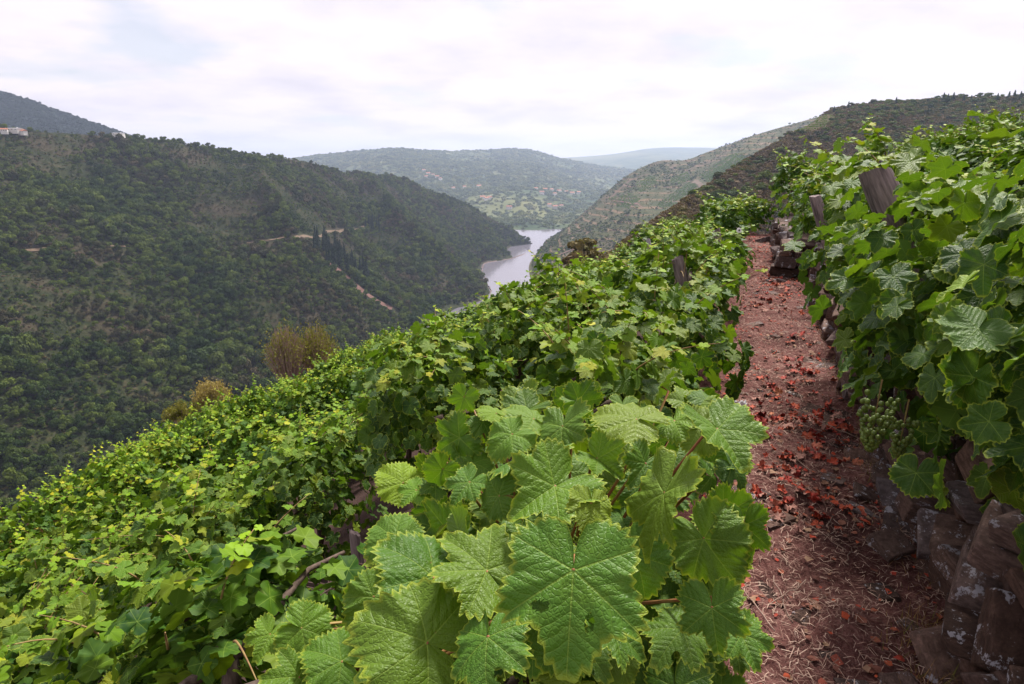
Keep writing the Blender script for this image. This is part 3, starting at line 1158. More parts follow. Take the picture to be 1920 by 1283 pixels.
P, S_, Rz, Ix = forest('t3', TERR, 110000, 1.5, 2.3, C_ROW, 3, 75, '', '', keep_rows, (0.8, 1.1))
scatter('vineyard_rows', P, S_, Rz, Ix, C_ROW, 'distant green vine rows on terraces by the river bend', 'vineyard')
P, S_, Rz, Ix = forest('e3', HEATH, 60000, 0.5, 0.8, C_ROW, 3, 76, '', '',
                       lambda P, px, py: in_poly(px, py, [(1497, 245), (1515, 222), (1560, 212), (1568, 222), (1530, 248)]) & (np.mod(P[:, 2] * 0.5, 1) < 0.6), (0.8, 1.1))
scatter('vineyard_rows', P, S_, Rz, Ix, C_ROW, 'small green vineyard high on the heath hill', 'vineyard')

# far wooded hills and the blue mountain
P, S_, Rz, Ix = forest('f', FAR, 42000, 6, 15, C_FAR, 4, 81, '', '',
                       lambda P, px, py: (fbm(P[:, 0] * 0.003, P[:, 1] * 0.003, 95, 4) < 0.10) | (np.random.default_rng(4).random(len(P)) < 0.3), (0.6, 1.0))
scatter('forest', P, S_, Rz, Ix, C_FAR, 'hazy woods on the far hills beyond the river', 'forest')
P, S_, Rz, Ix = forest('m', MOUNT, 20000, 4, 8, C_MT, 3, 83, '', '', lambda P, px, py: px < 600, (0.6, 1.0))
scatter('forest', P, S_, Rz, Ix, C_MT, 'dark blue-green wood on the high mountain', 'forest')

# ------------------------------------------------------------------ houses
M_PLASTER = simple_mat('plaster', (0.58, 0.55, 0.53), (0.74, 0.71, 0.69), 0.6, 0.85, 0.1, 0.02)
M_ROOF = simple_mat('roof_tile', (0.30, 0.12, 0.07), (0.42, 0.19, 0.12), 0.8, 0.85, 0.3, 0.05)
M_METALROOF = simple_mat('pale_sheet_roof', (0.60, 0.60, 0.66), (0.78, 0.78, 0.82), 0.5, 0.5, 0.1, 0.02)
M_PANE = simple_mat('window_dark', (0.02, 0.022, 0.03), (0.04, 0.045, 0.055), 1, 0.2, 0.0, 0.01, spec=0.5)


def box(x0, x1, y0, y1, z0, z1):
    V = [(x0, y0, z0), (x1, y0, z0), (x1, y1, z0), (x0, y1, z0), (x0, y0, z1), (x1, y0, z1), (x1, y1, z1), (x0, y1, z1)]
    F = [(0, 3, 2, 1), (4, 5, 6, 7), (0, 1, 5, 4), (1, 2, 6, 5), (2, 3, 7, 6), (3, 0, 4, 7)]
    return V, F


def house_parts(w_, d_, h_, roof_mat, flat=False):
    out = []
    mb = MB()
    mb.add(*box(-w_ / 2, w_ / 2, -d_ / 2, d_ / 2, -4, h_))
    out.append(('wall', mb.mesh('wall'), M_PLASTER))
    e, rh = 0.5, 0.6 if flat else w_ * 0.22
    V = [(-w_ / 2 - e, -d_ / 2 - e, h_ + .02), (w_ / 2 + e, -d_ / 2 - e, h_ + .02), (w_ / 2 + e, d_ / 2 + e, h_ + .02), (-w_ / 2 - e, d_ / 2 + e, h_ + .02), (-w_ / 2 - e, 0, h_ + rh), (w_ / 2 + e, 0, h_ + rh)]
    F = [(0, 1, 5, 4), (2, 3, 4, 5), (0, 4, 3), (1, 2, 5), (0, 3, 2, 1)]
    out.append(('roof', make_mesh('roof', V, F), roof_mat))
    for i in range(3):
        x = -w_ / 2 + w_ * (i + 0.5) / 3
        mb = MB()
        mb.add(*box(x - 0.6, x + 0.6, -d_ / 2 - 0.06, -d_ / 2 + 0.02, h_ * 0.45, h_ * 0.8))
        out.append(('window', mb.mesh('window'), M_PANE))
    mb = MB()
    mb.add(*box(w_ * 0.25 - .5, w_ * 0.25 + .5, -0.5, 0.5, h_ + rh * 0.4, h_ + rh + 0.9))
    out.append(('chimney', mb.mesh('chimney'), M_PLASTER))
    return out


HK = [house_parts(11, 8, 5, M_ROOF), house_parts(14, 9, 4.2, M_ROOF), house_parts(18, 10, 4, M_METALROOF, True)]


def house(L, px, py, kind, label, group=None, scale=1.0, lift=0.0):
    p = hit(L, px, py)
    if p is None:
        return
    t = thing('house', label, 'house', (p.x, p.y, p.z + lift), random.uniform(-0.5, 0.5), group)
    t.scale = (scale,) * 3
    for nm, me, mt in HK[kind]:
        link(nm, me, t, mt)


house(LEFT, 30, 252, 2, 'long shed with pale metal roof on the high hillside edge', None, 0.75, 3.5)
house(LEFT, 44, 256, 1, 'white house with red roof beside the pale-roofed shed', None, 0.6, 3.5)
house(LEFT, 10, 254, 0, 'small red-roofed house at the hilltop village edge', None, 0.6, 3.5)
house(LEFT, 224, 262, 2, 'low pale building alone near the hilltop crest', None, 0.7, 5)
vill = [(795, 322), (803, 328), (812, 331), (820, 334), (826, 338), (800, 334), (850, 356), (905, 373), (912, 376), (918, 374), (1005, 357), (1022, 358), (1034, 359), (1048, 361), (1062, 363), (1073, 365), (1085, 364), (1016, 364),
        (1040, 367), (955, 392), (1030, 388), (1041, 391), (1052, 390), (898, 352), (871, 354)]
for i, (a, b) in enumerate(vill):
    house(FAR, a, b, i % 2, 'tiny pale house among the villages on the far hills', 'houses of the far villages', 1.5, 3)

# ------------------------------------------------------------------ grape leaves
LEAF_SHAPES = [
    # angle from tip (deg) : radius
    ([0, 12, 24, 33, 44, 56, 70, 82, 92, 106, 120, 138, 154, 167, 175, 180], [1.0, .90, .74, .70, .82, .90, .82, .68, .66, .76, .79, .74, .70, .58, .32, .07]),
    ([0, 12, 23, 31, 42, 54, 68, 80, 90, 104, 118, 136, 152, 166, 174, 180], [1.02, .88, .66, .60, .76, .88, .78, .60, .58, .72, .76, .72, .66, .52, .26, .05]),
    ([0, 14, 28, 38, 50, 62, 76, 90, 104, 118, 130, 144, 156, 168, 175, 180], [.94, .90, .82, .80, .85, .87, .83, .77, .76, .80, .79, .75, .71, .60, .38, .10]),
    ([0, 11, 22, 30, 40, 52, 66, 79, 90, 103, 116, 134, 151, 165, 174, 180], [1.05, .90, .70, .64, .74, .86, .80, .64, .62, .74, .80, .76, .68, .54, .28, .06]),
]


def leaf_geo(shape, nr, nth, seed, teeth=0.055, fold=0.16, droop=0.22, wave=0.05, holes=(), nteeth=46):
    g = np.random.default_rng(seed)
    ang, rad = LEAF_SHAPES[shape]
    th = np.linspace(-math.pi, math.pi, nth, endpoint=False)
    r = np.interp(np.degrees(np.abs(th)), ang, rad)
    asym = 1 + 0.06 * np.sin(th + g.uniform(0, 6)) + 0.03 * np.sin(3 * th + g.uniform(0, 6))
    r = r * asym
    if teeth > 0:
        ph = np.abs(th) / (2 * math.pi) * nteeth
        saw = ph - np.floor(ph)
        amp_ = g.uniform(0.35, 1.25, 80)
        big = amp_[np.floor(ph).astype(int) % 80 // 1]
        tt = np.where(saw < 0.62, saw / 0.62, (1 - saw) / 0.38)
        r = r * (1 + teeth * 2 * big * (tt - 0.4) * np.clip((math.pi - np.abs(th)) * 2.0, 0, 1))
    rings = (np.arange(1, nr + 1) / nr) ** 0.9
    X = np.concatenate([[0], (rings[:, None] * (r * np.sin(th))[None, :]).ravel()])
    Y = np.concatenate([[0], (rings[:, None] * (r * np.cos(th))[None, :]).ravel()])
    E = np.concatenate([[0], np.repeat(rings, nth)])
    TH = np.concatenate([[0], np.tile(th, nr)])
    rr = np.hypot(X, Y)
    p1, p2, p3 = g.uniform(0, 6.28, 3)
    Z = fold * np.abs(X) ** 1.1 - droop * (0.6 * np.maximum(Y, 0) ** 2 + 0.5 * X ** 2)
    for a0 in (0.93, 1.98):      # shallow troughs along the side veins
        Z = Z - 0.05 * np.exp(-((np.abs(TH) - a0) / 0.16) ** 2) * rr
    Z = Z + wave * E ** 3 * (np.sin(5 * TH + p1) + 0.7 * np.sin(9 * TH + p2) + 0.5 * np.sin(14 * TH + p3))
    Z = Z + g.uniform(-0.12, 0.12) * X * rr
    V = np.stack([X, Y, Z], 1)
    F = []
    for j in range(nth):
        F.append((0, 1 + (j + 1) % nth, 1 + j))
    for i in range(nr - 1):
        a, b = 1 + i * nth, 1 + (i + 1) * nth
        for j in range(nth):
            j2 = (j + 1) % nth
            F.append((a + j, a + j2, b + j2, b + j))
    for hx, hy, ha, hb in holes:
        F = [f for f in F if ((np.mean(X[list(f)]) - hx) / ha) ** 2 + ((np.mean(Y[list(f)]) - hy) / hb) ** 2 > 1]
    return V, F, np.stack([X, Y], 1), E


def leaf_mesh(name, *a, **k):
    V, F, uv, E = leaf_geo(*a, **k)
    me = make_mesh(name, V, F, True, uv, {'edge': E})
    me.materials.append(M_LEAF)
    return me


HERO = [leaf_mesh('large_leaf', i % 4, 20, 230, 20 + i, teeth=0.075, fold=f, droop=d, wave=w_, holes=h, nteeth=nt) for i, (f, d, w_, h, nt) in enumerate([
    (0.16, 0.30, 0.030, ((0.33, 0.40, 0.10, 0.06), (-0.20, 0.50, 0.05, 0.10)), 40),
    (0.30, 0.55, 0.045, (), 36),
    (0.05, 0.50, 0.050, (), 42),
    (0.60, 0.40, 0.040, (), 38),
    (0.02, 0.60, 0.050, ((0.25, 0.62, 0.09, 0.12),), 34),
    (0.95, 0.35, 0.050, (), 40),
    (0.35, 0.80, 0.070, (), 36),
    (-0.25, 0.55, 0.060, ((-0.35, 0.2, 0.07, 0.05),), 38)])]
MIDL = [leaf_mesh('leaf', i % 4, 4, 104, 60 + i, teeth=0.07, nteeth=30, fold=random.uniform(0.0, 0.35), droop=random.uniform(0.15, 0.5), wave=0.05) for i in range(8)]
FARGEO = [leaf_geo(i % 4, 2, 28, 80 + i, teeth=0.06, nteeth=14, fold=random.uniform(0.0, 0.35), droop=random.uniform(0.15, 0.5), wave=0.05) for i in range(6)]


def frames(n, d):
    """orthonormal frames, columns X, Y(tip), Z(normal)"""
    n = n / np.linalg.norm(n, axis=1, keepdims=True)
    d = d - (d * n).sum(1, keepdims=True) * n
    d = d / (np.linalg.norm(d, axis=1, keepdims=True) + 1e-9)
    x = np.cross(d, n)
    return np.stack([x, d, n], 2)


def canopy(seed, nleaf=260, L=0.68, D=0.44, zc=0.58, zr=0.52, shoots=9, size=(0.050, 0.076), lean=(0, 0), low=False):
    """leaf positions of one vine: local x runs along the row"""
    g = np.random.default_rng(seed)
    d = g.normal(size=(nleaf, 3))
    if not low:
        d[:, 2] = np.where(d[:, 2] < -0.4, -d[:, 2] * 0.7, d[:, 2])
    d /= np.linalg.norm(d, axis=1, keepdims=True)
    lump = 1 + 0.42 * fbm(np.arctan2(d[:, 1], d[:, 0]) * 1.6 + 40, d[:, 2] * 2.2 + 40, seed, 3)
    rad = np.where(g.random(nleaf) < 0.72, g.uniform(0.80, 1.06, nleaf), g.uniform(0.45, 0.8, nleaf)) * lump
    P = d * rad[:, None] * np.array([L, D, zr]) + np.array([0, 0, zc])
    P[:, 0] += lean[0] * P[:, 2]
    P[:, 1] += lean[1] * P[:, 2]
    hf = np.clip((d[:, 2] + 0.4) / 1.4, 0, 1)
    o = d.copy()
    o[:, 2] = 0
    o /= np.linalg.norm(o, axis=1, keepdims=True) + 1e-6
    up = np.array([0, 0, 1.0])
    N = up * (0.25 + 0.65 * hf)[:, None] + o * (0.95 - 0.65 * hf)[:, None] + g.normal(size=(nleaf, 3)) * 0.46
    T = o * 0.7 - up * 0.65 + g.normal(size=(nleaf, 3)) * 0.45
    S = g.uniform(*size, nleaf)
    Yg = np.clip(g.normal(0.02, 0.08, nleaf) + 0.52 * np.clip(hf - 0.68, 0, 1) * 3.1 * g.random(nleaf), 0, 1)  # canopy tops yellowed: light from above painted into the leaf colour
    Yg = np.where(g.random(nleaf) < 0.03, g.uniform(0.6, 1.0, nleaf), Yg)
    lines = []
    for k in range(shoots):
        a = g.uniform(0, 6.28)
        q = g.uniform(0.1, 0.85)
        b = np.array([L * q * math.cos(a), D * q * math.sin(a), zc + zr * math.sqrt(max(0.05, 1 - q * q)) * 0.86])
        b[0] += lean[0] * b[2]
        b[1] += lean[1] * b[2]
        di = np.array([math.cos(a) * 0.5, math.sin(a) * 0.5, 0.9]) + g.normal(size=3) * 0.25
        di /= np.linalg.norm(di)
        ln = g.uniform(0.14, 0.46)
        nl = int(ln / 0.045) + 2
        pts = []
        for i in range(nl + 1):
            f = i / nl
            p = b + di * ln * f + np.array([di[0], di[1], -0.35]) * 0.18 * f * f
            pts.append(p)
            if i == 0:
                continue
            side = 1 if i % 2 else -1
            sv = np.cross(di, [0, 0, 1.0]) * side + g.normal(size=3) * 0.3
            sv /= np.linalg.norm(sv) + 1e-6
            s = size[1] * (0.95 - 0.68 * f)
            P = np.vstack([P, p + sv * s * 0.5])
            N = np.vstack([N, [0, 0, 0.9] + sv * 0.25 + g.normal(size=3) * 0.3])
            T = np.vstack([T, sv + np.array([0, 0, -0.3]) + di * 0.25])
            S = np.append(S, s)
            Yg = np.append(Yg, np.clip(0.28 + 0.75 * f ** 1.1 + g.normal(0, 0.10), 0, 1))
        lines.append(pts)
    return P, frames(N, T), S, Yg, lines


def joined_leaves(name, P, Fm, S, Yg, seed):
    g = np.random.default_rng(seed)
    Vs, Fs, UVs, Ys = [], [], [], []
    off = 0
    for i in range(len(P)):
        V, F, uv, E = FARGEO[g.integers(0, len(FARGEO))]
        W = (V * S[i]) @ Fm[i].T + P[i]
        Vs.append(W)
        Fs += [tuple(a + off for a in f) for f in F]
        UVs.append(uv)
        Ys.append(np.full(len(V), Yg[i]))
        off += len(V)
    me = make_mesh(name, np.vstack(Vs), Fs, True, np.vstack(UVs), {'young_lit': np.concatenate(Ys)})
    me.materials.append(M_FOL)
    return me


def cane_mesh(name, lines, r=0.004):
    mb = MB()
    for pts in lines:
        n = len(pts)
        V, F = tube(pts, [r * (1 - 0.65 * i / max(1, n - 1)) for i in range(n)], 5)
        mb.add(V, F)
    me = mb.mesh(name, True)
    me.materials.append(M_CANE)
    return me


def vine_trunk(seed, h=0.6):
    g = random.Random(seed)
    mb = MB()
    pts = [(0, 0, -0.2)]
    x = y = 0
    for i in range(1, 7):
        x += g.uniform(-0.04, 0.04)
        y += g.uniform(-0.03, 0.03)
        pts.append((x, y, h * i / 6))
    mb.add(*tube(pts, [0.045, 0.036, 0.03, 0.034, 0.026, 0.03, 0.022], 8))
    for s in (-1, 1):
        q = [pts[-1]]
        for i in range(1, 5):
            q.append((x + s * 0.13 * i, y + g.uniform(-0.04, 0.04), h + 0.02 + g.uniform(-0.03, 0.05)))
        mb.add(*tube(q, [0.02, 0.017, 0.014, 0.01, 0.006], 6))
    me = mb.mesh('trunk', True)
    me.materials.append(M_BARK)
    return me


TRUNKS = [vine_trunk(900 + i) for i in range(4)]
FARV = []
for i in range(8):
    P, Fm, S, Yg, lines = canopy(1000 + i, 520, shoots=15, L=0.66, D=0.46, zc=0.60, zr=0.60, size=(0.048, 0.074))
    FARV.append((joined_leaves('foliage', P, Fm, S, Yg, i), cane_mesh('shoots', lines)))

ROT_ROW = math.atan2(UY, UX)          # local x of a vine along the row


def base_at(s, t):
    x, y = st2xy(s, t)
    return Vector((float(x), float(y), float(ground_z(x, y))))


def far_vine(s, t, label, group, i, sc=1.0, zf=1.0):
    p = base_at(s, t)
    v = thing('grapevine', label, 'grapevine', tuple(p), ROT_ROW + random.choice((0, math.pi)) + random.uniform(-0.15, 0.15), group)
    v.scale = (sc * random.uniform(0.88, 1.12), sc * random.uniform(0.85, 1.15), sc * random.uniform(0.60, 1.18) * zf)
    fol, can = FARV[i % 8]
    link('foliage', fol, v, kind='stuff')
    link('shoots', can, v, kind='stuff')
    link('trunk', TRUNKS[i % 4], v)
    return v


def add_leaves(v, P, Fm, S, Yg, meshes, g, bright=0.10):
    for i in range(len(P)):
        o = bpy.data.objects.new('leaf', meshes[int(g.integers(0, len(meshes)))])
        COL.objects.link(o)
        o.parent = v
        m = Matrix(Fm[i].tolist()) @ Matrix.Diagonal((S[i], S[i], S[i]))
        m = m.to_4x4()
        m.translation = Vector(P[i])
        o.matrix_basis = m
        o.color = (float(Yg[i]), bright * float(g.random()), 0, 1)


WINDOWS = [(1596, 312, 1692, 392, 3.3), (1250, 478, 1304, 540, 5.2), (1516, 362, 1556, 400, 6.8), (1590, 735, 1725, 880, 2.2)]


def uncovered(p, P, rot):
    """leaves that do not grow right in front of a stake or of the grapes"""
    c, s_ = math.cos(rot), math.sin(rot)
    W = np.stack([p.x + P[:, 0] * c - P[:, 1] * s_, p.y + P[:, 0] * s_ + P[:, 1] * c, p.z + P[:, 2]], 1)
    a, b, d = proj(W)
    m = np.ones(len(P), bool)
    for x0, y0, x1, y1, dd in WINDOWS:
        m &= ~((a > x0) & (a < x1) & (b > y0) & (b < y1) & (d < dd))
    m &= ~((d < 1.05) & (a > 1400))
    m &= ~((d < 1.7) & (a < 900))
    return m


def near_vine(s, t, label, group, seed, nobj=120, nback=150, size=(0.050, 0.076), lean=(0, 0), **kw):
    g = np.random.default_rng(seed)
    p = base_at(s, t)
    flip = 1
    v = thing('grapevine', label, 'grapevine', tuple(p), ROT_ROW, group)
    P, Fm, S, Yg, lines = canopy(seed, nobj + nback, size=size, lean=lean, **kw)
    kp = uncovered(p, P, ROT_ROW)
    P, Fm, S, Yg = P[kp], Fm[kp], S[kp], Yg[kp]
    # the leaves that face the lens are leaves of their own, the inner and hidden ones one mass
    cr, sr = math.cos(ROT_ROW), math.sin(ROT_ROW)
    camv = np.array([0 - p.x, 0 - p.y, EYE - p.z])
    cl = np.array([camv[0] * cr + camv[1] * sr, -camv[0] * sr + camv[1] * cr, camv[2]])
    ctr = P.mean(0)
    dd = cl - ctr
    dd /= np.linalg.norm(dd)
    score = ((P - ctr) @ dd) + 0.25 * (P[:, 2] - ctr[2])
    n = max(0, min(290, len(P) - nback))
    o = np.argsort(-score)
    a, b = o[:n], o[n:]
    add_leaves(v, P[a], Fm[a], S[a], Yg[a], MIDL, g)
    if len(b):
        link('foliage', joined_leaves('foliage', P[b], Fm[b], S[b], Yg[b], seed), v, kind='stuff')
    for ln_ in lines:
        link('shoot', cane_mesh('shoot', [ln_]), v)
    link('trunk', TRUNKS[seed % 4], v)
    return v


def in_view(s, t, margin=160, h=0.8):
    p = base_at(s, t)
    a, b, d = proj([(p.x, p.y, p.z + h)])
    return d[0] > 0.3 and -margin < a[0] < 1920 + margin and b[0] < 1283 + 260


ORD = ['first', 'second', 'third', 'fourth', 'fifth', 'sixth', 'seventh', 'eighth', 'ninth', 'tenth', 'eleventh', 'twelfth', 'thirteenth']
# row along the downhill edge of the path
k = 0
for j, s in enumerate([2.45, 3.45, 4.5, 5.5, 6.6, 7.7, 8.8, 9.9, 11.0, 12.1]):
    lab = 'grapevine lining the downhill edge of the path, %s beyond the big-leaved one' % ORD[j]
    if s < 7:
        near_vine(s, -0.90 + random.uniform(-0.05, 0.05), lab, None, 2000 + j, 150, 150, size=(0.055, 0.078), D=0.46, zc=0.50, zr=0.44)
    else:
        far_vine(s, -0.92, lab, None, j, 0.92, 0.82)
# the slope below, row by row
GV = 'grapevines massed on the slope below the path'
LAB = 'leafy green grapevine in the mass of vines below the path'
near_list = []
rows = [-2.2, -3.6, -4.95, -6.3, -7.65, -9.0, -10.3, -11.6, -12.9, -14.2, -15.5, -16.8, -18.0]
n = 0
for ri, t in enumerate(rows):
    s = -0.4 + random.uniform(0, 0.6)
    while s < 24:
        x, y = st2xy(s, t)
        r = math.hypot(x, y)
        az = math.degrees(math.atan2(x, y))
        lim = float(np.interp(az, AZ, AR)) + 0.6
        p = base_at(s, t)
        a, b, d = proj([(p.x, p.y, p.z + 0.8)])
        bare = (d[0] > 5.5 and a[0] < 130 and 925 < b[0] < 1040) or (ri == 0 and 1.6 < s < 2.9)
        if r < lim and in_view(s, t) and not bare:
            dist = d[0]
            if dist < 2.2:
                pass
            elif dist < 6.4 and n < 28:
                near_list.append((dist, s, t, ri))
                n += 1
            else:
                far_vine(s, t + random.uniform(-0.15, 0.15), LAB, GV, int(RG.integers(0, 8)), 1.0 if dist < 12 else 1.05, float(np.interp(az, [-30, -12, -3, 12], [1.0, 0.9, 0.74, 0.70])))
        s += random.uniform(1.0, 1.35)
cnt_row = {}
for j, (d, s, t, ri) in enumerate(near_list):
    cnt_row[ri] = cnt_row.get(ri, 0) + 1
    near_vine(s, t + random.uniform(-0.1, 0.1), 'broad-leaved grapevine, %s in the %s row below the big-leaved vine' % (ORD[cnt_row[ri] - 1], ORD[ri]), 'near grapevines on the terraces below the path', 3000 + j, 220, 300, size=(0.050, 0.074), shoots=12, L=0.66, D=0.46, zc=0.60, zr=0.60)

for j, (s, t, lab) in enumerate([(1.35, -2.3, 'low grapevine just behind the big-leaved vine, nearest the pruned canes'), (0.55, -2.45, 'low grapevine behind the big-leaved vine at the lower edge of the view'),
                                 (0.95, -1.75, 'small grapevine tucked close behind the big-leaved vine')]):
    near_vine(s, t, lab, None, 3100 + j, 200, 240, size=(0.048, 0.072), shoots=5, L=0.6, D=0.44, zc=0.42, zr=0.42)

# above the wall
for j, (s, t) in enumerate([(1.55, .72), (2.35, .68), (3.2, .66), (4.1, .66), (5.1, .76), (6.2, .85), (7.3, .85), (8.5, .80), (9.7, .75), (10.8, .75), (11.9, .75)]):
    lab = 'grapevine overhanging the stone wall, %s from the camera' % ORD[j]
    if s < 6:
        near_vine(s, t, lab, None, 4000 + j, 320 if j < 4 else 150, 190, size=(0.060, 0.088), D=0.56, L=0.62, zc=[0.52, 0.42, 0.34, 0.34][j] if j < 4 else 0.55, zr=[0.54, 0.62, 0.72, 0.74][j] if j < 4 else 0.62, lean=(0, [0.16, 0.30, 0.38, 0.38, 0.30][min(j, 4)]), low=True, shoots=0 if j < 3 else 9)
    else:
        far_vine(s, t, lab, None, j + 3, 0.95)
for s, t, lab in ((13.3, -0.55, 'grapevine closing the far end of the path, on its downhill side'), (13.4, 0.25, 'grapevine closing the far end of the path, by the wall')):
    far_vine(s, t, lab, None, 3, 0.9)
near_vine(10.4, 0.42, 'grapevine spilling over the jutting wall near the end of the path', None, 4050, 120, 120, zc=0.30, zr=0.42, L=0.8, D=0.5, low=True)
near_vine(9.4, 0.62, 'grapevine at the corner where the wall juts into the path', None, 4051, 120, 120, zc=0.32, zr=0.42, L=0.7, D=0.45, low=True)
for t, ss in ((2.2, np.arange(2.6, 14, 1.1)), (3.4, np.arange(3.5, 14, 1.1)), (4.7, np.arange(5, 14, 1.1)), (6.0, np.arange(7, 14, 1.1)), (7.3, np.arange(8.5, 14, 1.1))):
    for s in ss:
        x, y = st2xy(s, t)
        if math.hypot(x, y) < float(np.interp(math.degrees(math.atan2(x, y)), AZ, AR)) + 1.0 and in_view(s, t):
            if t < 3 and s < 4.8:
                near_vine(s, t, 'leafy grapevine on the terrace behind the wall-top vines', 'grapevines on the terraces above the wall', 4100 + int(s * 10), 110, 130, shoots=0)
            else:
                far_vine(s, t, 'leafy grapevine on the terrace behind the wall-top vines', 'grapevines on the terraces above the wall', int(RG.integers(0, 8)), 1.0)

# ------------------------------------------------------------------ the big-leaved vine in front of the lens
# (junction x, y, depth) (tip x, y, depth) mesh, how far the face turns up, young
HL = [
    ((1075, 1070, .62), (1062, 1262, .63), 0, .30, .05),
    ((1245, 925, .80), (1300, 1095, .80), 1, .30, .06),
    ((1345, 805, .90), (1392, 930, .86), 3, .35, .10),
    ((1192, 786, 1.02), (1092, 736, 1.06), 2, .55, .16),
    ((1040, 912, .80), (926, 972, .74), 3, .65, .12),
    ((912, 1070, .74), (800, 985, .80), 1, .45, .05),
    ((812, 1082, .80), (684, 1040, .84), 2, .50, .05),
    ((800, 1205, .70), (645, 1180, .74), 6, .50, .03),
    ((915, 1195, .66), (900, 1345, .60), 4, .30, .02),
    ((1000, 850, .92), (895, 828, .98), 2, .75, .10),
    ((1108, 945, .76), (1120, 1010, .72), 2, .40, .22),
    ((1335, 1140, .80), (1352, 1262, .78), 1, .25, .03),
    ((880, 905, .95), (832, 962, .92), 1, .60, .10),
    ((935, 930, .90), (862, 930, .92), 6, .60, .08),
    ((506, 1190, 1.15), (470, 1262, 1.12), 1, .40, .22),
    ((566, 1178, 1.15), (622, 1196, 1.10), 2, .60, .20),
    ((1000, 785, 1.15), (935, 760, 1.2), 2, .60, .15),
    ((1055, 800, 1.1), (1030, 880, 1.02), 1, .60, .10),
    ((1120, 860, .95), (1180, 905, .92), 5, .60, .12),
    ((1265, 790, 1.05), (1290, 850, 1.02), 6, .50, .35),
    ((960, 815, 1.05), (900, 855, 1.02), 6, .60, .18),
    ((755, 905, 1.15), (700, 880, 1.18), 2, .60, .50),
    ((780, 920, 1.1), (745, 965, 1.08), 1, .55, .40),
    ((830, 880, 1.1), (800, 930, 1.08), 6, .55, .25),
    ((1190, 1040, .84), (1235, 1160, .82), 2, .25, .02),
    ((1395, 985, .92), (1400, 1075, .92), 5, .3, .10),
    ((1320, 1010, .92), (1390, 1090, .94), 6, .25, .04),
    ((1150, 1180, .72), (1220, 1270, .72), 1, .3, .02),
    ((700, 1120, .86), (640, 1200, .84), 6, .45, .06),
    ((740, 1010, .95), (690, 970, 1.0), 2, .60, .08),
    ((860, 1000, .84), (930, 1000, .82), 6, .60, .10),
    ((640, 1240, .95), (560, 1230, .98), 2, .55, .18),
    ((560, 1270, .95), (470, 1300, .95), 1, .5, .12),
    ((1020, 985, .80), (980, 1040, .78), 6, .5, .07),
    ((1210, 870, .92), (1160, 930, .90), 1, .45, .08),
    ((1240, 725, 1.25), (1200, 700, 1.3), 2, .5, .30),
    ((870, 745, 1.35), (850, 790, 1.33), 1, .5, .45),
    ((930, 775, 1.3), (890, 745, 1.32), 2, .6, .35),
    ((1280, 1180, .86), (1240, 1275, .86), 4, .2, .02),
    ((1390, 1190, .92), (1405, 1275, .92), 1, .2, .04),
    ((1060, 1180, .72), (980, 1290, .70), 6, .3, .02),
    ((720, 1270, .74), (660, 1310, .74), 1, .4, .05),
]
b0 = base_at(0.80, -1.0)
VF = thing('grapevine', 'big-leaved grapevine close to the lens beside the red path', 'grapevine', tuple(b0))
pet = MB()
gg = np.random.default_rng(99)
b0n = np.array(b0)
crown0 = np.array(at(1040, 1120, 1.15)) - b0n
for (j, tp, mi, upm, yg) in HL:
    pj, pt = np.array(at(*j)), np.array(at(*tp))
    d = pt - pj
    s = np.linalg.norm(d) * (0.84 if mi == 0 else 0.78)
    tocam = np.array([0, 0, EYE]) - pj
    tocam /= np.linalg.norm(tocam)
    nrm = tocam * (1 - upm) + np.array([0, 0, 1.0]) * upm + gg.normal(size=3) * (0.08 if mi == 0 else 0.36)
    Fm = frames(nrm[None], d[None])[0]
    o = bpy.data.objects.new('leaf', HERO[mi])
    COL.objects.link(o)
    o.parent = VF
    m = (Matrix(Fm.tolist()) @ Matrix.Diagonal((s * gg.choice([-1, 1]) if mi != 0 else s, s, s))).to_4x4()
    m.translation = Vector(pj - b0n)
    o.matrix_basis = m
    o.color = (min(1, yg * 1.3 + 0.06), float(gg.uniform(0.5, 1.0)), 0, 1)
    a = pj - b0n
    c = a * 0.55 + crown0 * 0.45 - Fm[:, 2] * 0.03
    back = a - Fm[:, 1] * s * 0.25 - Fm[:, 2] * s * 0.35
    pet.add(*tube([a, back, c], [0.0022, 0.0024, 0.003], 6))
me = pet.mesh('petioles', True)
me.materials.append(M_PETI)
link('petioles', me, VF)
# fuller mound of leaves beneath and around them
NF = 250
q = 0
Pl, Nl, Tl, Sl, Yl = [], [], [], [], []
while q < NF:
    px_, py_ = gg.uniform(430, 1440), gg.uniform(740, 1420)
    edge = np.interp(py_, [740, 820, 900, 1000, 1100, 1200, 1420], [940, 860, 775, 730, 690, 650, 620])
    if px_ < edge or px_ > 1382:
        continue
    dep_ = np.interp(py_, [700, 800, 900, 1000, 1100, 1283, 1420], [1.45, 1.3, 1.12, 1.0, .95, .92, .9]) + gg.uniform(0.0, 0.35)
    p = np.array(at(px_, py_, dep_))
    tocam = np.array([0, 0, EYE]) - p
    tocam /= np.linalg.norm(tocam)
    Pl.append(p - b0n)
    Nl.append(tocam * 0.45 + np.array([0, 0, 0.55]) + gg.normal(size=3) * 0.42)
    Tl.append(np.array([(px_ - 1060) / 500, -0.2, -0.5]) + gg.normal(size=3) * 0.45)
    Sl.append(gg.uniform(0.045, 0.08))
    Yl.append(np.clip(gg.normal(0.16, 0.10), 0, 1))
    q += 1
add_leaves(VF, np.array(Pl), frames(np.array(Nl), np.array(Tl)), np.array(Sl), np.array(Yl), HERO[1:], gg, 0.9)
link('trunk', TRUNKS[1], VF)
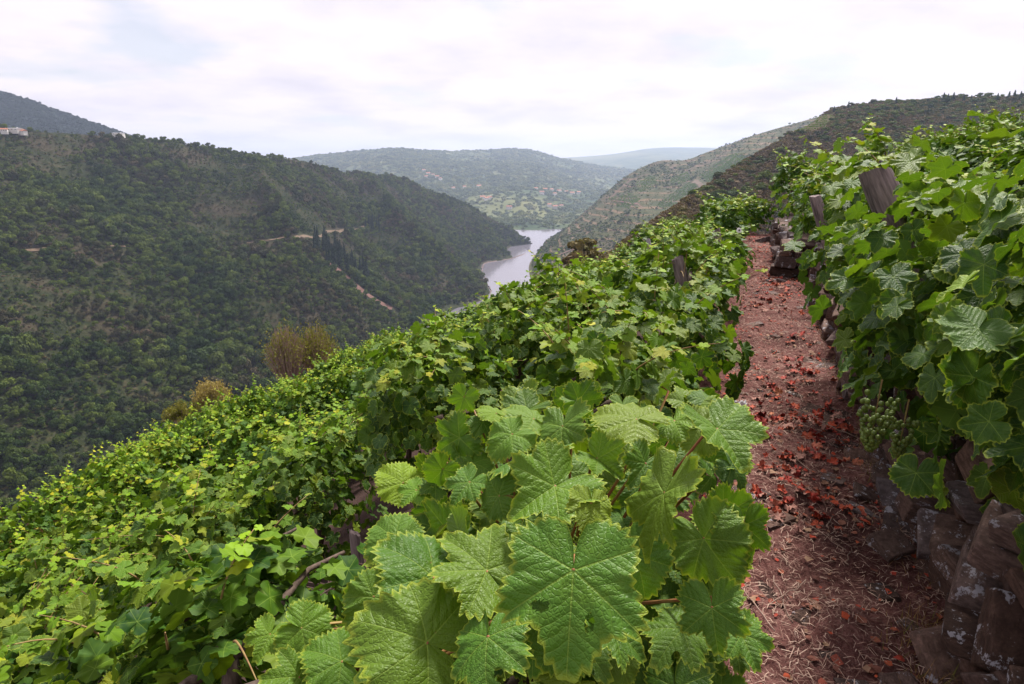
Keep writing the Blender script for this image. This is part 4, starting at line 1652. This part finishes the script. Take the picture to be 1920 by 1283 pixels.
# lower inner foliage that closes the plant down to the soil
P, Fm, S, Yg, lines = canopy(777, 320, L=0.55, D=0.36, zc=0.30, zr=0.28, shoots=0, size=(0.045, 0.065))
o = link('foliage', joined_leaves('foliage', P, Fm, S, Yg, 5), VF, kind='stuff')
o.rotation_euler = (0, 0, ROT_ROW)

# ------------------------------------------------------------------ grapes
def grape_bunch(px, py, kdep, ln, wd, n, parent):
    c = at(px, py, kdep)
    root = link('grape_bunch', None, parent)
    root.parent = parent
    inv = parent.matrix_world.inverted()
    bpy.context.view_layer.update()
    inv = parent.matrix_world.inverted()
    root.matrix_basis = inv @ Matrix.Translation(c)
    V, F = [], []
    nu, nv = 10, 7
    V.append((0, 0, 1))
    for i in range(1, nv):
        for j in range(nu):
            th, ph = math.pi * i / nv, 2 * math.pi * j / nu
            V.append((math.sin(th) * math.cos(ph), math.sin(th) * math.sin(ph), math.cos(th)))
    V.append((0, 0, -1))
    for j in range(nu):
        F.append((0, 1 + j, 1 + (j + 1) % nu))
        F.append((len(V) - 1, 1 + (nv - 2) * nu + (j + 1) % nu, 1 + (nv - 2) * nu + j))
    for i in range(nv - 2):
        for j in range(nu):
            F.append((1 + i * nu + j, 1 + (i + 1) * nu + j, 1 + (i + 1) * nu + (j + 1) % nu, 1 + i * nu + (j + 1) % nu))
    me = make_mesh('grape', V, F, True)
    me.materials.append(M_GRAPE)
    g = random.Random(int(px))
    for i in range(n):
        h = g.random() ** 0.8
        rad = wd * (1 - h) ** 0.55 * g.uniform(0.75, 1.0)
        a = g.uniform(0, 6.28)
        o = bpy.data.objects.new('grape', me)
        COL.objects.link(o)
        o.parent = root
        o.location = (rad * math.cos(a), rad * math.sin(a), -h * ln)
        s = g.uniform(0.0068, 0.0092)
        o.scale = (s, s, s * 1.08)
    V, F = tube([(0, 0, 0.06), (0, 0, -ln)], [0.003, 0.001], 5)
    link('stem', make_mesh('stem', V, F), root, M_CANE)


wallvines = [o for o in bpy.data.objects if o.name.startswith('grapevine') and 'first from the camera' in o.get('label', '')]
grape_bunch(1648, 745, 1.95, 0.19, 0.060, 150, wallvines[0])
grape_bunch(1698, 780, 2.05, 0.15, 0.045, 80, wallvines[0])

# ------------------------------------------------------------------ dry stone wall
def stone_mesh(seed, dims):
    """an angular slab of schist with its real size in metres"""
    import bmesh
    g = np.random.default_rng(seed)
    bm = bmesh.new()
    a, b, c = (d_ / 2 for d_ in dims)
    for sx in (-1, 1):
        for sy in (-1, 1):
            for sz in (-1, 1):
                for q in range(2):
                    bm.verts.new((sx * a * g.uniform(0.62, 1.05), sy * b * g.uniform(0.65, 1.05), sz * c * g.uniform(0.55, 1.05)))
    r_ = bmesh.ops.convex_hull(bm, input=bm.verts)
    bmesh.ops.delete(bm, geom=[v for v in bm.verts if not v.link_faces], context='VERTS')
    bmesh.ops.bevel(bm, geom=list(bm.edges), offset=min(dims) * 0.05, segments=1, affect='EDGES', profile=0.6)
    bmesh.ops.triangulate(bm, faces=list(bm.faces))
    bmesh.ops.subdivide_edges(bm, edges=[e for e in bm.edges if e.calc_length() > 0.03], cuts=1)
    for v in bm.verts:
        co = np.array(v.co)
        n = float(fbm(np.array([co[0] * 22 + seed]), np.array([co[2] * 45 + co[1] * 22]), seed, 3)[0])
        v.co += v.normal * 0.004 * n
    me = bpy.data.meshes.new('stone')
    bm.to_mesh(me)
    bm.free()
    me.materials.append(M_STONE)
    return me


SDIM = [(random.uniform(0.14, 0.34), random.uniform(0.16, 0.28), random.uniform(0.035, 0.095)) for i in range(26)]
STONES = [stone_mesh(700 + i, SDIM[i]) for i in range(26)]


def wall_t(s):
    return float(np.interp(s, [0, 1.2, 2.2, 8.8, 9.2, 13], [0.27, 0.27, 0.36, 0.38, -0.02, -0.02]))


WALL = thing('stone_wall', 'low dry-stone wall of tilted brown slabs on the uphill side of the path', 'wall', (0, 0, 0))
def wall_stone(s, t, zc, tilt, sc=(1, 1, 1), rz=0.0):
    k_ = random.randrange(26)
    ln = SDIM[k_][0] * sc[0]
    x, y = st2xy(s + ln / 2, t)
    o = link('stone', STONES[k_], WALL)
    o.location = (x, y, zc)
    o.rotation_euler = (random.gauss(0, 0.16), -tilt, ROT_ROW + rz + random.gauss(0, 0.28))
    o.scale = sc
    return ln


for ci in range(8):
    s = 0.6 + random.uniform(0, 0.15)
    while s < 4.4:
        s += 1.04 * wall_stone(s, wall_t(s) + 0.10 + ci * 0.012 + random.uniform(-0.08, 0.06), 0.02 + ci * 0.080 + random.uniform(-0.015, 0.015), random.gauss(0.38, 0.20))
for ci in range(5):
    s = 4.4 + random.uniform(0, 0.15)
    while s < 12.4:
        s += 1.0 * wall_stone(s, wall_t(s) + 0.10 + ci * 0.018 + random.uniform(-0.05, 0.05), 0.05 + ci * 0.115 + random.uniform(-0.02, 0.02), random.gauss(0.05, 0.14), (1.3, 1.2, 1.75))
for ci in range(5):
    for q in range(2):
        wall_stone(8.72 + random.uniform(-0.05, 0.05), 0.06 + q * 0.2, 0.05 + ci * 0.115, random.gauss(0, 0.1), (1.1, 1.2, 1.75), math.pi / 2)
mb = MB()
ss = np.linspace(0.3, 13.0, 60)
V, F = [], []
for s in ss:
    for (dt, z) in ((0.20, -0.1), (0.26, 0.50), (0.6, 0.55)):
        x, y = st2xy(s, wall_t(s) + dt)
        V.append((float(x), float(y), z + 0.03 * random.uniform(-1, 1)))
for i in range(len(ss) - 1):
    F += [(3 * i, 3 * i + 1, 3 * i + 4, 3 * i + 3), (3 * i + 1, 3 * i + 2, 3 * i + 5, 3 * i + 4)]
link('earth_fill', make_mesh('earth_fill', V, F), WALL, M_WALLEARTH)
# tumbled stones at the foot of the wall
for i, (s, t, a) in enumerate([(1.15, 0.16, .16), (1.5, 0.22, .13), (1.85, 0.18, .10), (2.6, 0.28, .12), (3.05, 0.27, .10), (3.5, 0.30, .12), (0.9, 0.2, .15), (9.0, 0.05, .22), (11.9, -0.2, .2)]):
    x, y = st2xy(s, t)
    o = link('fallen_stone', STONES[i + 4], None, label=['brown slab fallen at the wall foot nearest the lens', 'second brown stone fallen at the wall foot', 'small stone lying against the wall foot', 'dark stone below the hanging grapes',
             'small dark stone at the path edge past the grapes', 'stone at the path edge where the vines overhang', 'flat slab half buried at the bottom of the wall', 'flat slab at the corner where the wall juts into the path', 'dark block at the far end of the path'][i], category='stone')
    o.location = (float(x), float(y), path_z(float(x), float(y)) + a * 0.15)
    o.rotation_euler = (random.uniform(-.4, .4), random.uniform(-.4, .4), random.uniform(0, 6))
    o.scale = (a * 5.2,) * 3

M_PALEPOST = simple_mat('pale_post', (0.26, 0.23, 0.25), (0.48, 0.44, 0.46), 20, 0.9, 0.6, 0.01, stretch=(1.4, 1.4, 0.15))
# ------------------------------------------------------------------ stakes
def stake_mesh(seed, h, r):
    g = np.random.default_rng(seed)
    n, m = 22, 10
    V, F = [], []
    for i in range(m):
        f = i / (m - 1)
        for j in range(n):
            a = 2 * math.pi * j / n
            rr = r * (1.06 - 0.10 * f) * (1 + 0.05 * math.sin(3 * a + seed) + 0.06 * float(fbm(np.array([a * 3.0]), np.array([f * 2.0]), seed, 2)[0]))
            if i == m - 1:
                rr *= 0.93
            V.append((rr * math.cos(a), rr * math.sin(a), h * f + (0.02 * math.cos(a + seed) * (f > 0.95)) + (0.006 * g.normal() if f > 0.95 else 0)))
    for i in range(m - 1):
        for j in range(n):
            F.append((i * n + j, i * n + (j + 1) % n, (i + 1) * n + (j + 1) % n, (i + 1) * n + j))
    F.append(tuple((m - 1) * n + j for j in range(n)))
    me = make_mesh('vine_stake', V, F)
    me.materials.append(M_PALEPOST if seed in (5, 6, 7, 9, 10, 11, 12, 14) else M_POST)
    return me


def stake(px, py, kdep, width_px, h, lean_px, label, seed, group=None):
    """top at the pixel, leaning so that the foot lies lean_px to the side per 100 px"""
    top = at(px, py, kdep)
    r = width_px / 2 / FPX * kdep
    foot = at(px + lean_px, py + 100, kdep)
    d = (top - foot).normalized()
    base = top - d * h
    o = link('vine_stake', stake_mesh(seed, h, r), None, label=label, category='stake', group=group)
    o.location = base
    o.rotation_euler = d.to_track_quat('Z', 'Y').to_euler()
    return o


def hit_ground(px, py, k0=3.0, k1=60):
    kk = np.linspace(k0, k1, 2400)
    P = np.array([at(px, py, a) for a in kk])
    below = P[:, 2] < ground_z(P[:, 0], P[:, 1])
    return Vector(P[int(np.argmax(below))]) if below.any() else None


def edge_stake(px, py, hpx, wpx, lean, label, seed):
    f = hit_ground(px, py)
    if f is None:
        return
    kd = float(proj([f])[2][0])
    stake(px + lean, py - hpx, kd, wpx, hpx / FPX * kd * 1.3, -lean * 100 / hpx, label, seed)


stake(1640, 322, 3.1, 58, 0.95, 42, 'thick grey weathered stake leaning over the wall-top vines', 1)
stake(1528, 368, 6.6, 22, 1.0, 28, 'thin dark stake among the wall-top vines behind the thick one', 2)
stake(1270, 484, 5.0, 24, 1.1, 22, 'grey leaning stake standing out of the path-side vines', 3)
stake(1342, 432, 7.6, 17, 1.1, 20, 'short dark stake beside the white tag in the path-side row', 4)
stake(1215, 450, 10.5, 9, 1.2, 20, 'thin pale stake at the far edge of the vines', 5)
stake(1284, 455, 9.0, 9, 1.2, 25, 'slim stake between the leaning grey stake and the dark one', 6)
stake(1203, 490, 9.5, 9, 1.2, 20, 'slim pale stake in the row below the leaning grey stake', 7)
stake(1122, 535, 11.0, 8, 1.2, 25, 'weathered stake tip low in the vines near the river view', 8)
edge_stake(134, 945, 30, 6, 2, 'pale upright stake beside the dry weeds, tallest of the three', 9)
edge_stake(82, 968, 26, 6, -5, 'pale stake tilted over beside the dry weeds', 10)
edge_stake(28, 980, 24, 7, -6, 'pale stake close to the lower track', 11)
stake(1165, 560, 8.5, 6, 1.1, 30, 'thin pale stake leaning in the middle of the vines', 12)
stake(665, 1000, 3.4, 22, 0.7, 12, 'grey stub stake over the bare ground behind the big leaves', 13)
stake(735, 545 + 110, 13.0, 5, 1.2, 25, 'thin stake at the upper edge of the sloping vines', 14)

# a rock showing through the vines, and scraps
def rock(px, py, kdep, size, label, mat=None):
    me = STONES[3].copy()
    size = tuple(q / d_ for q, d_ in zip(size, SDIM[3]))
    if mat:
        me.materials.clear()
        me.materials.append(mat)
    o = link('rock', me, None, label=label, category='rock')
    o.location = at(px, py, kdep)
    o.rotation_euler = (0.3, 0.2, 0.7)
    o.scale = size
    return o


rock(1086, 582, 9.0, (0.34, 0.3, 0.22), 'pinkish grey rock showing between the vines below the path', simple_mat('pale_rock', (0.22, 0.15, 0.14), (0.40, 0.30, 0.28), 6, 0.9, 0.7, 0.02))
rock(941, 672, 8.0, (0.16, 0.12, 0.13), 'small pale rock poking out among the sloping vines', simple_mat('grey_rock', (0.30, 0.27, 0.29), (0.52, 0.48, 0.52), 6, 0.9, 0.7, 0.02))


def scrap(px, py, kdep, w_, h_, label, name='paper_scrap', cat='paper', z=None):
    n = 7
    V, F = [], []
    for i in range(n):
        for j in range(n):
            a, b = i / (n - 1) - .5, j / (n - 1) - .5
            V.append((a * w_, b * h_, 0.18 * w_ * math.sin(a * 7 + 1) * math.cos(b * 6) + 0.1 * w_ * random.uniform(-1, 1)))
    for i in range(n - 1):
        for j in range(n - 1):
            F.append((i * n + j, i * n + j + 1, (i + 1) * n + j + 1, (i + 1) * n + j))
    o = link(name, make_mesh(name, V, F), None, M_WHITE, label=label, category=cat)
    p = at(px, py, kdep)
    if z is not None:
        p.z = z
    o.location = p
    return o


p = at(1390, 738, 4.0)
scrap(1390, 738, 4.02, 0.09, 0.05, 'crumpled white paper scrap at the path edge under the vines', z=path_z(at(1390, 738, 4.02).x, at(1390, 738, 4.02).y) + 0.03)
# white tag with a dark centre on a stake
tg = thing('white_tag', 'small white tag with a dark spot on the far path-side vine', 'tag', tuple(at(1386, 432, 7.2)))
V, F = tube([(0, 0, 0), (0, 0.006, 0)], [0.030, 0.030], 14)
link('plate', make_mesh('plate', V, F), tg, M_WHITE)
V, F = tube([(0, -0.004, 0), (0, -0.001, 0)], [0.010, 0.010], 10)
link('spot', make_mesh('spot', V, F), tg, M_PANE)

# ------------------------------------------------------------------ litter on the path
RED = []
for i in range(5):
    V, F, uv, E = leaf_geo(i % 4, 3, 36, 150 + i, teeth=0.05, fold=random.uniform(-0.3, 0.5), droop=random.uniform(-0.6, 0.5), wave=0.16)
    me = make_mesh('fallen_leaf', V, F, True, uv)
    me.materials.append(M_REDLEAF)
    RED.append(me)
M_BROWNLEAF = simple_mat('brown_fallen_leaf', (0.24, 0.11, 0.08), (0.42, 0.22, 0.18), 9, 0.8, 0.3, 0.004, coord='Generated')
BROWN = []
for me in RED:
    b = me.copy()
    b.materials.clear()
    b.materials.append(M_BROWNLEAF)
    BROWN.append(b)
spots = [(1480, 780, 38), (1475, 720, 26), (1500, 690, 18), (1545, 775, 18), (1575, 800, 16), (1480, 650, 12), (1455, 540, 40), (1445, 510, 34), (1440, 480, 22), (1450, 575, 22), (1515, 855, 26), (1560, 830, 12), (1480, 935, 26), (1530, 965, 22),
         (1560, 900, 24), (1600, 885, 12), (1445, 985, 10), (1510, 1000, 16), (1500, 1255, 18), (1450, 1130, 14), (1520, 1180, 10), (1560, 1100, 12), (1590, 1015, 10), (1470, 1245, 10), (1450, 910, 10), (1440, 1085, 6), (1520, 1060, 6), (1440, 605, 12)]
nl = 0
for (a, b, n_) in spots:
    for i in range(n_):
        if nl >= 298:
            break
        x_ = a + random.gauss(0, 34 if b > 620 else 18)
        y_ = b + random.gauss(0, 20 if b > 620 else 10)
        down = PS + (y_ - 641.5) / FPX * PC
        kd = 1.56 / down
        p = at(x_, y_, kd)
        s_, t_ = xy2st(p.x, p.y)
        if t_ < -0.40 or t_ > wall_t(s_) + 0.02 or s_ > 12.5:
            continue
        brown = random.random() < 0.22
        o = link('fallen_leaf', random.choice(BROWN if brown else RED), None,
                 label='dry brown vine leaf lying on the path' if brown else 'fallen bright red vine leaf lying on the path', category='fallen leaf',
                 group='dry brown leaves on the path' if brown else 'fallen red leaves on the path')
        o.location = (p.x, p.y, path_z(p.x, p.y) + 0.012 + random.uniform(0, 0.012))
        sc = random.uniform(0.020, 0.044)
        o.scale = (sc, sc, sc)
        o.rotation_euler = (random.gauss(0, 0.45), random.gauss(0, 0.45), random.uniform(0, 6.28))
        nl += 1

PATH_OBJ = bpy.data.objects['path']
for i in range(46):
    s_ = 0.9 + 9.5 * random.random() ** 1.2
    t_ = random.uniform(-0.36, min(0.3, wall_t(s_)))
    x, y = (float(q) for q in st2xy(s_, t_))
    o = link('stone', STONES[random.randrange(26)], PATH_OBJ)
    q = random.uniform(0.22, 0.6)
    o.location = (x, y, path_z(x, y) - 0.004)
    o.rotation_euler = (random.gauss(0, 0.1), random.gauss(0, 0.1), random.uniform(0, 6.28))
    o.scale = (q, q, q * 0.7)

# straw and bits: nobody could count it
V, F = [], []
for i in range(22000):
    s_ = 0.7 + 11.5 * random.random() ** 1.7
    t_ = random.uniform(-0.46, wall_t(s_) + 0.10)
    x, y = st2xy(s_, t_)
    z = path_z(float(x), float(y)) + random.uniform(0.003, 0.014)
    a = random.gauss(0, 0.9) + (0 if random.random() < .5 else 1.5)
    ln = random.uniform(0.012, 0.055) * (1 + 0.5 * (random.random() < 0.1))
    wd = random.uniform(0.0004, 0.0011)
    dx, dy = math.cos(a) * ln, math.sin(a) * ln
    nx, ny = -math.sin(a) * wd, math.cos(a) * wd
    dz = random.gauss(0, 0.18) * ln
    bend = random.gauss(0, 0.15) * ln
    o = len(V)
    V += [(x - dx / 2 - nx, y - dy / 2 - ny, z), (x - dx / 2 + nx, y - dy / 2 + ny, z), (x + nx * 2 + ny * 0 - math.sin(a) * bend, y + ny * 2 + math.cos(a) * bend, z + abs(dz) * .6 + 0.002),
          (x + dx / 2 + nx, y + dy / 2 + ny, z + dz * .3), (x - nx - math.sin(a) * bend, y - ny + math.cos(a) * bend, z + abs(dz) * .6 + 0.002)]
    F += [(o, o + 4, o + 2, o + 1), (o + 4, o + 3, o + 2)]
t = NT('straw')
g_ = t.node('ShaderNodeNewGeometry')
M_STRAW = t.done(t.principled(t.ramp(g_.outputs['Random Per Island'], (0, (0.10, 0.05, 0.04)), (0.5, (0.30, 0.18, 0.14)), (1, (0.52, 0.38, 0.30))), 0.8, 0.2))
link('straw', make_mesh('straw', V, F), mat=M_STRAW, kind='stuff', label='fine dry straw and stalks scattered over the red path', category='straw')
V, F = [], []
for i in range(4200):
    s_ = 0.75 + 11.6 * random.random() ** 1.5
    t_ = random.uniform(-0.5, wall_t(s_) + 0.06)
    x, y = st2xy(s_, t_)
    x, y = float(x), float(y)
    if float(fbm(np.array([x * 2.3]), np.array([y * 2.3]), 55, 3)[0]) < -0.05 and random.random() < 0.75:
        continue
    z = path_z(x, y) + random.uniform(0.004, 0.014)
    a, r_ = random.uniform(0, 6.28), random.uniform(0.006, 0.022)
    o = len(V)
    m_ = 6
    V.append((x, y, z + random.uniform(-.3, .5) * r_))
    for q in range(m_):
        b = a + 2 * math.pi * q / m_
        rr = r_ * random.uniform(0.45, 1.2)
        V.append((x + rr * math.cos(b), y + rr * math.sin(b), z + random.uniform(-0.1, 0.6) * r_))
    for q in range(m_):
        F.append((o, o + 1 + q, o + 1 + (q + 1) % m_))
t = NT('leaf_litter')
g_ = t.node('ShaderNodeNewGeometry')
M_LITTER = t.done(t.principled(t.ramp(g_.outputs['Random Per Island'], (0, (0.08, 0.03, 0.025)), (0.3, (0.20, 0.075, 0.05)), (0.5, (0.30, 0.035, 0.02)), (0.68, (0.36, 0.07, 0.028)), (0.85, (0.20, 0.10, 0.07)), (1, (0.26, 0.16, 0.10))), 0.8, 0.2))
link('leaf_litter', make_mesh('leaf_litter', V, F), mat=M_LITTER, kind='stuff', label='crumbled red and brown leaf litter over the path', category='leaf litter')
# short dry grass and weeds on the shaded edge by the wall
V, F = [], []
for i in range(2600):
    s_ = random.choice([random.uniform(0.7, 2.2), random.uniform(0.7, 9)])
    t_ = wall_t(s_) + random.gauss(-0.03, 0.06)
    x, y = st2xy(s_, t_)
    z = path_z(float(x), float(y))
    a = random.uniform(0, 6.28)
    h = random.uniform(0.02, 0.07)
    le = random.uniform(0.2, 1.2)
    o = len(V)
    wx, wy = 0.0012 * math.sin(a), -0.0012 * math.cos(a)
    V += [(x - wx, y - wy, z), (x + wx, y + wy, z), (x + h * le * math.cos(a), y + h * le * math.sin(a), z + h)]
    F.append((o, o + 1, o + 2))
t = NT('weed')
g_ = t.node('ShaderNodeNewGeometry')
M_WEED = t.done(t.principled(t.ramp(g_.outputs['Random Per Island'], (0, (0.16, 0.09, 0.03)), (0.6, (0.30, 0.17, 0.06)), (1, (0.10, 0.13, 0.02))), 0.8, 0.2))
link('dry_grass', make_mesh('dry_grass', V, F), mat=M_WEED, kind='stuff', label='sparse dry grass along the foot of the wall', category='grass')
# sticks
def twig(s, t, ang, ln, r, label, lift=0.01, slope=0.1):
    x, y = st2xy(s, t)
    x, y = float(x), float(y)
    z = path_z(x, y) + lift
    pts = []
    for i in range(7):
        f = i / 6 - 0.5
        pts.append((x + math.cos(ang) * ln * f + random.gauss(0, .004), y + math.sin(ang) * ln * f + random.gauss(0, .004), z + slope * ln * (f + .5) + random.gauss(0, .003)))
    V, F = tube(pts, [r * (1 - 0.4 * i / 6) for i in range(7)], 6)
    link('twig', make_mesh('twig', V, F, True), None, M_DRYTWIG, label=label, category='twig', group='dry twigs on the path')


for i in range(34):
    twig(0.8 + 5 * random.random() ** 1.4, random.uniform(-0.32, 0.25), random.uniform(0, 6.28), random.uniform(0.08, 0.24), random.uniform(0.0016, 0.0035), 'thin dry twig lying on the red path')
# pruned canes on the bare ground behind the big leaves
for i in range(40):
    c = at(random.uniform(540, 720), random.uniform(1010, 1120), 3.3)
    x, y = c.x, c.y
    z = float(ground_z(x, y))
    a, ln = random.uniform(0, 3.14), random.uniform(0.2, 0.6)
    V, F = tube([(x - math.cos(a) * ln / 2, y - math.sin(a) * ln / 2, z + 0.03 + random.random() * .05), (x, y, z + 0.06 + random.random() * .06), (x + math.cos(a) * ln / 2, y + math.sin(a) * ln / 2, z + 0.02 + random.random() * .08)], [0.003, 0.004, 0.002], 5)
    link('pruned_cane', make_mesh('pruned_cane', V, F, True), None, M_DRYTWIG, label='pruned dry vine cane in the heap behind the big leaves', category='cane', group='pruned canes heaped on the bare soil')

# ------------------------------------------------------------------ bushes at the edge of the vines
def stem_bush(name, label, px, py, kdep, hpx, wpx, mat_f, mat_s, nst, nleaf, leaf, seed, bare=0.4):
    g = np.random.default_rng(seed)
    foot = at(px, py, kdep)
    h, wd = hpx / FPX * kdep, wpx / FPX * kdep
    b = thing(name, label, 'bush', tuple(foot))
    mb = MB()
    tips = []
    for i in range(nst):
        a, q = g.uniform(0, 6.28), g.random() ** 0.6
        tip = np.array([math.cos(a) * q * wd / 2, math.sin(a) * q * wd / 2, h * (1 - 0.45 * q * q) * g.uniform(0.75, 1.05)])
        mid = tip * np.array([0.55, 0.55, 0.5]) + g.normal(size=3) * 0.03
        mb.add(*tube([(tip[0] * .2, tip[1] * .2, -0.3), mid, tip], [0.022, 0.016, 0.007], 4, cap=False))
        tips.append((mid, tip))
    me = mb.mesh('stems')
    me.materials.append(mat_s)
    link('stems', me, b)
    V, F = [], []
    for i in range(nleaf):
        m_, t_ = tips[g.integers(0, nst)]
        f = bare + (1 - bare) * g.random() ** 0.7
        p = m_ * (1 - f) + t_ * f + g.normal(size=3) * 0.06 * h
        d = g.normal(size=3) * 0.5 + np.array([0, 0, 1.0])
        d /= np.linalg.norm(d)
        x = np.cross(d, g.normal(size=3))
        x /= np.linalg.norm(x)
        o = len(V)
        V += [p, p + x * leaf * .28 + d * leaf * .5, p + d * leaf, p - x * leaf * .28 + d * leaf * .5]
        F.append((o, o + 1, o + 2, o + 3))
    me = make_mesh('foliage', np.array(V), F)
    me.materials.append(mat_f)
    link('foliage', me, b, kind='stuff')


stem_bush('broom_bush', 'tall pale-stemmed broom bush at the edge of the vines', 545, 730, 24, 125, 85, M_BUSH1, M_PALESTEM, 320, 1500, 0.09, 1, 0.62)
stem_bush('broom_bush', 'olive yellow broom bush beside the pale-stemmed one', 598, 712, 25, 105, 85, M_BUSH1, M_PALESTEM, 160, 2600, 0.10, 2, 0.25)
stem_bush('dry_bush', 'round straw-coloured dry bush at the edge of the vines', 402, 778, 21, 70, 70, M_BUSH2, M_PALESTEM, 60, 2600, 0.08, 3, 0.2)
stem_bush('green_bush', 'low yellowish green bush below the round dry one', 345, 800, 20, 45, 70, M_BUSH1, M_PALESTEM, 40, 2400, 0.08, 4, 0.0)

# lower track
tp = [hit_ground(a, b) for a, b in ((-60, 972), (0, 946), (40, 934), (80, 918), (115, 903), (140, 893))]
tp = [p for p in tp if p is not None]
V, F = [], []
for i, p in enumerate(tp):
    d = (tp[min(i + 1, len(tp) - 1)] - tp[max(i - 1, 0)]).normalized()
    sd_ = Vector((d.y, -d.x, 0)).normalized()
    for q in (-0.7, -0.35, 0, 0.35):
        w_ = p + sd_ * q
        V.append((w_.x, w_.y, float(ground_z(w_.x, w_.y)) + 0.03))
for i in range(len(tp) - 1):
    for j in range(3):
        F.append((4 * i + j, 4 * i + j + 1, 4 * i + j + 5, 4 * i + j + 4))
if F:
    link('dirt_track', make_mesh('dirt_track', V, F, True), mat=simple_mat('mauve_track', (0.055, 0.034, 0.042), (0.12, 0.075, 0.088), 2.0, 0.95, 0.5, 0.03), kind='structure')
# dry weeds on the bare patch
V, F = [], []
g = np.random.default_rng(17)
c0 = hit_ground(55, 1035)
for i in range(9000):
    x, y = c0.x + g.normal(0, 1.5), c0.y + g.normal(0, 1.6)
    z = float(ground_z(x, y))
    h, a, wd = g.uniform(0.15, 0.75), g.uniform(0, 6.28), g.uniform(0.004, 0.010)
    lx, ly = g.normal(0, .25) * h, g.normal(0, .25) * h
    o = len(V)
    V += [(x - wd * math.cos(a), y - wd * math.sin(a), z), (x + wd * math.cos(a), y + wd * math.sin(a), z), (x + lx, y + ly, z + h)]
    F.append((o, o + 1, o + 2))
t = NT('dry_weed')
g_ = t.node('ShaderNodeNewGeometry')
nz = t.noise(g_.outputs['Position'], 0.8, 3)
wc = t.ramp(g_.outputs['Random Per Island'], (0, (0.09, 0.13, 0.02)), (0.6, (0.20, 0.20, 0.04)), (1, (0.30, 0.20, 0.07)))
wc = t.mix(t.smooth(nz, 0.5, 0.6), wc, (0.30, 0.09, 0.05))
M_WEED2 = t.done(t.principled(wc, 0.8, 0.2))
link('weeds', make_mesh('weeds', V, F), mat=M_WEED2, kind='stuff', label='dry yellow and rusty weeds on the bare patch below the vines', category='weeds')
# ------------------------------------------------------------------ air between here and the far hills
t = NT('haze_air')
pv = t.node('ShaderNodeVolumePrincipled')
pv.inputs['Color'].default_value = (0.62, 0.74, 1.0, 1)
pv.inputs['Anisotropy'].default_value = 0.4
pv.inputs['Density'].default_value = 0.000105
t.l.new(pv.outputs[0], t.out.inputs['Volume'])
V, F = box(-5500, 7500, -1500, 10500, WATER - 16, 260)
link('haze', make_mesh('haze', V, F), mat=t.m, kind='stuff', label='thin pale haze filling the valley', category='haze')
